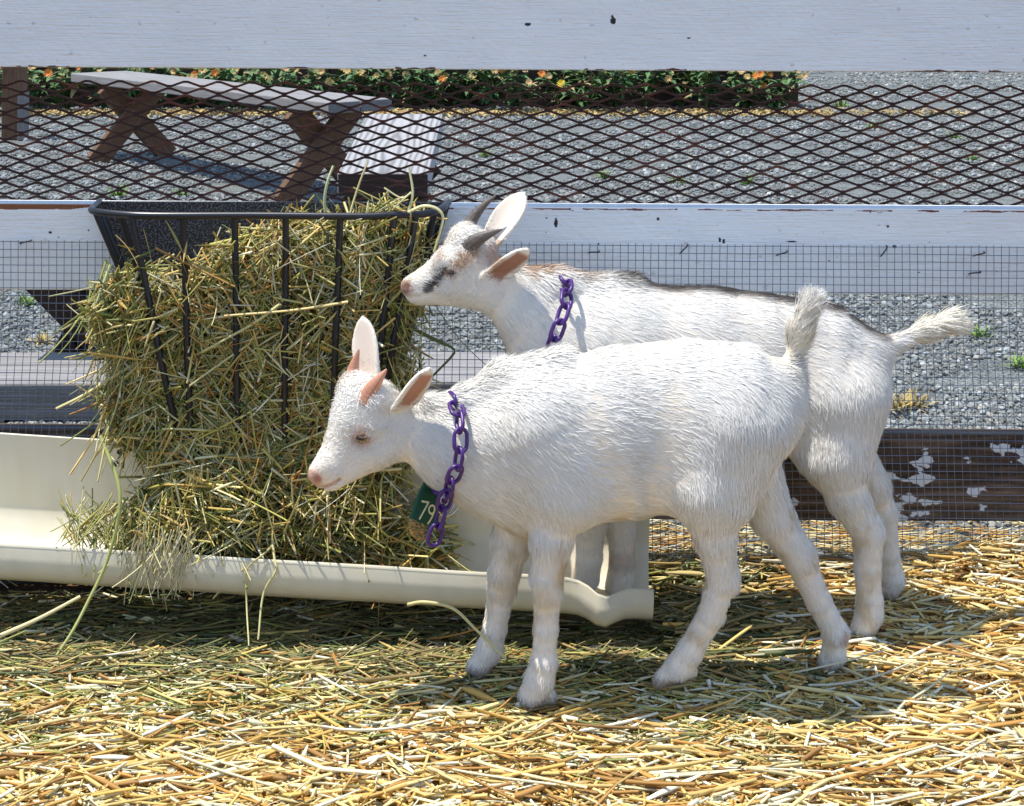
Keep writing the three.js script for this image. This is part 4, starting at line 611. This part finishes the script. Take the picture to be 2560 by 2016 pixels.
  const ridge = [[1115, 575], [1240, 603], [1330, 592], [1420, 596], [1520, 606], [1630, 618], [1740, 634], [1800, 662], [1845, 700]];
  const colour = (x, y, z) => {
    let k = WHITE; const n = fbm(x * 30, y * 30, z * 30, 3); k = mixc(k, [0.74, 0.64, 0.52], clamp(n * 0.9) * 0.6);
    for (let i = 1; i < ridge.length; i++) k = mixc(k, i < 2 ? BR : DK, (i === 2 ? 0.45 : 0.95) * seg(x, y, z, at(...ridge[i - 1], -0.012), at(...ridge[i], -0.012), i > 2 ? 0.046 : 0.034));
    k = mixc(k, DK, 0.95 * seg(x, y, z, at(946, 577, 0.046), at(912, 604, 0.040), 0.0088)); k = mixc(k, DK, 0.9 * seg(x, y, z, at(912, 604, 0.04), at(902, 618, 0.036), 0.0085)); k = mixc(k, TAN, 0.9 * seg(x, y, z, at(972, 560, 0.046), at(1004, 530, 0.036), 0.011)); k = mixc(k, TAN, 0.3 * seg(x, y, z, at(1000, 548, 0.045), at(1035, 568, 0.045), 0.016));
    k = mixc(k, TAN, 0.5 * seg(x, y, z, at(925, 520, 0.008), at(936, 540, 0.02), 0.011)); k = mixc(k, DK, 0.8 * seg(x, y, z, at(925, 512, -0.005), at(932, 508, -0.005), 0.009)); k = mixc(k, BR, 0.7 * seg(x, y, z, at(1040, 525, 0), at(1058, 548, 0.01), 0.0195)); k = mixc(k, TAN, 0.7 * seg(x, y, z, at(1090, 580, 0.0), at(1140, 580, 0.0), 0.03) * smooth(-0.1, 0.2, noise(x * 90, y * 90, z * 90)));
    k = mixc(k, [0.30, 0.15, 0.10], 0.9 * near(x, y, z, at(860, 608, hz + 0.014), 0.016)); k = mixc(k, [0.45, 0.27, 0.2], 0.85 * near(x, y, z, eye, 0.013)); k = mixc(k, [0.28, 0.13, 0.09], near(x, y, z, eye, 0.009)); k = mixc(k, [0.34, 0.15, 0.09], 0.95 * earInside(ears[0], x, y, z)); k = mixc(k, [0.78, 0.68, 0.62], 0.5 * earInside(ears[1], x, y, z));
    k = mixc(k, [0.05, 0.035, 0.025], near(x, y, z, at(1958, 686, 0.018), 0.009)); k = mixc(k, [0.05, 0.035, 0.025], near(x, y, z, at(1950, 712, 0.02), 0.008)); k = mixc(k, [0.72, 0.64, 0.44], 0.4 * near(x, y, z, at(1980, 695, 0.0), 0.06));
    k = mixc(k, [0.48, 0.34, 0.24], 0.6 * near(x, y, z, at(1318, 1180, -0.04), 0.03)); k = mixc(k, [0.30, 0.22, 0.15], 0.85 * smooth(0.016, 0.006, y + 0.004 * noise(x * 200, z * 200))); if (y < 0.26) k = mixc(k, [0.60, 0.46, 0.26], 0.6 * smooth(0.10, 0.34, fbm(x * 26, y * 22, z * 26 + 3, 3)));
    return k;
  };
  buildGoat('goat_kid', 'white goat kid with dark back stripe and grey horns feeding from the rack', prims, at, carve, colour, 260000, 72, (p, R) => Math.hypot((p.x - eye.x) * 0.72, p.y - eye.y) < 0.0085 && p.z > eye.z - 0.02, (g) => {
    const hm = std(0xffffff, 0.55, { map: tex(64, 256, (u, v) => { const n = fbm(u * 6, v * 50, 8), k = 0.33 + 0.26 * n; return [k * 1.06, k * 0.95, k * 0.86]; }) });
    horn(g, [at(992, 524, 0.024), at(1008, 510, 0.030), at(1032, 498, 0.034), at(1064, 486, 0.035)], rr(18), hm); horn(g, [at(985, 492, -0.020), at(1000, 465, -0.024), at(1020, 440, -0.026), at(1050, 414, -0.026)], rr(16), hm);
    eyeball(g, eye.clone().add(V(0, 0, -0.0094)), 0.0110, V(-0.2, 0.1, 1), [0.45, 0.28, 0.18]);
  });
}

// ---------------------------------------------------------------- chain collars
const plastic = std(C(0.060, 0.016, 0.145), 0.36);
function linkGeo(L, W, r) { const pts = [], h = L / 2 - W / 2, n = 10; for (let i = 0; i <= n; i++) { const a = -Math.PI / 2 + Math.PI * i / n; pts.push(V(h + Math.cos(a) * W / 2, Math.sin(a) * W / 2, 0)); } for (let i = 0; i <= n; i++) { const a = Math.PI / 2 + Math.PI * i / n; pts.push(V(-h + Math.cos(a) * W / 2, Math.sin(a) * W / 2, 0)); } return tube(pts, r, r, 40, 8, true); }
function chain(parent, path, L, W, r, face, phase = 0) { // links laid along the path, alternately flat and on edge
  const curve = new THREE.CatmullRomCurve3(path), total = curve.getLength(), pitch = L - 2.3 * r, n = Math.round(total / pitch), g = linkGeo(L, W, r);
  for (let i = 0; i < n; i++) { const u = (i + 0.5) / n, p = curve.getPointAt(u), t = curve.getTangentAt(u), out = face(p), y0 = out.clone().addScaledVector(t, -out.dot(t)).normalize(), w = t.clone().cross(y0), a = ((i + phase) & 1) ? 0.55 : -1.05, y = w.clone().multiplyScalar(Math.cos(a)).addScaledVector(y0, Math.sin(a)), z = t.clone().cross(y); const m = part(parent, 'link', g, plastic); m.matrixAutoUpdate = true; new THREE.Matrix4().makeBasis(t, y, z).setPosition(p).decompose(m.position, m.quaternion, m.scale); }
}
{
  const zc = 0.41, { at } = goatKit(zc), col = thing('chain_collar', 'purple plastic chain collar with a worn green number tag on the front goat', 'collar'), mid = at(985, 945, 0);
  const out = (p) => V(p.x - mid.x, p.y - mid.y, (p.z - zc) * 2.2).add(V(0, 0, 0.02)).normalize();
  const loop = [at(938, 842, -0.020), at(958, 850, 0.016), at(969, 870, 0.040), at(975, 905, 0.064), at(975, 945, 0.074), at(969, 985, 0.072), at(957, 1020, 0.062), at(945, 1048, 0.048), at(936, 1085, 0.044), at(926, 1120, 0.044), at(917, 1152, 0.044)];
  chain(col, loop, 0.0305, 0.0190, 0.0028, out, 1);
  chain(col, [at(945, 1050, 0.040), at(930, 1036, 0.0), at(922, 1000, -0.050), at(928, 940, -0.068), at(932, 880, -0.052), at(938, 842, -0.020)], 0.0305, 0.0190, 0.0028, out);
  const ring = new THREE.TorusGeometry(0.0175, 0.0013, 8, 40); const rm = part(col, 'ring', ring, std(C(0.6, 0.6, 0.58), 0.25, { metalness: 1 })); rm.position.copy(at(951, 1068, 0.030)); rm.rotation.set(0.2, 0.6, 0); const r2 = part(col, 'ring', ring, rm.material); r2.position.copy(at(947, 1066, 0.026)); r2.rotation.set(0.3, 0.9, 0.2);
  // tag: rounded plate, green paint worn to wood at the foot, hand-painted number
  const cv = document.createElement('canvas'); cv.width = 256; cv.height = 512; const x = cv.getContext('2d'); x.fillStyle = '#0f4a32'; x.fillRect(0, 0, 256, 512); const Q = rng(9);
  x.fillStyle = '#c08a4a'; for (let i = 0; i < 420; i++) { const yy = 512 - 150 * Math.pow(Q(), 1.6), w = 6 + 26 * Q(); x.globalAlpha = 0.5 + 0.5 * Q(); x.fillRect(256 * Q() - w / 2, yy, w, 3 + 9 * Q()); } x.globalAlpha = 1;
  x.strokeStyle = '#eadfae'; x.lineWidth = 17; x.lineCap = 'round'; x.lineJoin = 'round'; x.beginPath(); x.moveTo(52, 208); x.lineTo(122, 196); x.lineTo(80, 340); x.stroke(); x.beginPath(); x.arc(178, 236, 32, -0.6, 5.4); x.stroke(); x.beginPath(); x.moveTo(207, 222); x.quadraticCurveTo(210, 300, 180, 348); x.stroke();
  const ct = new THREE.CanvasTexture(cv); ct.colorSpace = THREE.SRGBColorSpace; const sh = new THREE.Shape(), W = 0.021, Hh = 0.040; sh.moveTo(-W * 0.62, Hh); sh.lineTo(W * 0.62, Hh); sh.quadraticCurveTo(W, Hh * 0.5, W, -Hh * 0.3); sh.absarc(0, -Hh * 0.42, W, 0, -Math.PI, true); sh.quadraticCurveTo(-W, Hh * 0.5, -W * 0.62, Hh);
  const tg = new THREE.ExtrudeGeometry(sh, { depth: 0.004, bevelEnabled: true, bevelSize: 0.0008, bevelThickness: 0.0008, bevelSegments: 2 }), uv = tg.attributes.uv, tp = tg.attributes.position; for (let i = 0; i < tp.count; i++) uv.setXY(i, tp.getX(i) / (2 * W) + 0.5, (tp.getY(i) + Hh * 1.05) / (2.1 * Hh + 0.002));
  const tm = part(col, 'number_tag', tg, std(0xffffff, 0.6, { map: ct })); tm.position.copy(at(899, 1082, 0.012)); tm.rotation.set(-0.25, 0.75, -0.38); tm.userData.label = 'green oblong tag with painted number, worn to bare wood at the foot';
}
{
  const zc = 0.185, { at } = goatKit(zc), col = thing('chain_collar', 'purple plastic chain collar around the neck of the rear goat', 'collar'), mid = at(1165, 670, 0), out = (p) => V(p.x - mid.x, p.y - mid.y, (p.z - zc) * 2.2).add(V(0, 0, 0.02)).normalize();
  chain(col, [at(1188, 584, -0.02), at(1195, 592, 0.012), at(1201, 612, 0.045), at(1199, 640, 0.070), at(1188, 680, 0.088), at(1172, 725, 0.086), at(1158, 760, 0.066), at(1140, 790, 0.02)], 0.0325, 0.0205, 0.0031, out, 0);
  chain(col, [at(1140, 790, 0.02), at(1120, 760, -0.02), at(1130, 700, -0.07), at(1160, 640, -0.08), at(1188, 584, -0.02)], 0.0325, 0.0205, 0.0031, out, 1);
  const sh = new THREE.Shape(); sh.absellipse(0, 0, 0.019, 0.036, 0, Math.PI * 2); const tg = new THREE.ExtrudeGeometry(sh, { depth: 0.004, bevelEnabled: true, bevelSize: 0.0008, bevelThickness: 0.0008, bevelSegments: 2, curveSegments: 24 });
  const tm = part(col, 'number_tag', tg, std(C(0.008, 0.022, 0.016), 0.45)); tm.position.copy(at(1122, 772, 0.03)); tm.rotation.set(-0.1, 0.5, -0.9); tm.userData.label = 'dark green oblong tag';
}
renderer.render(scene, camera);
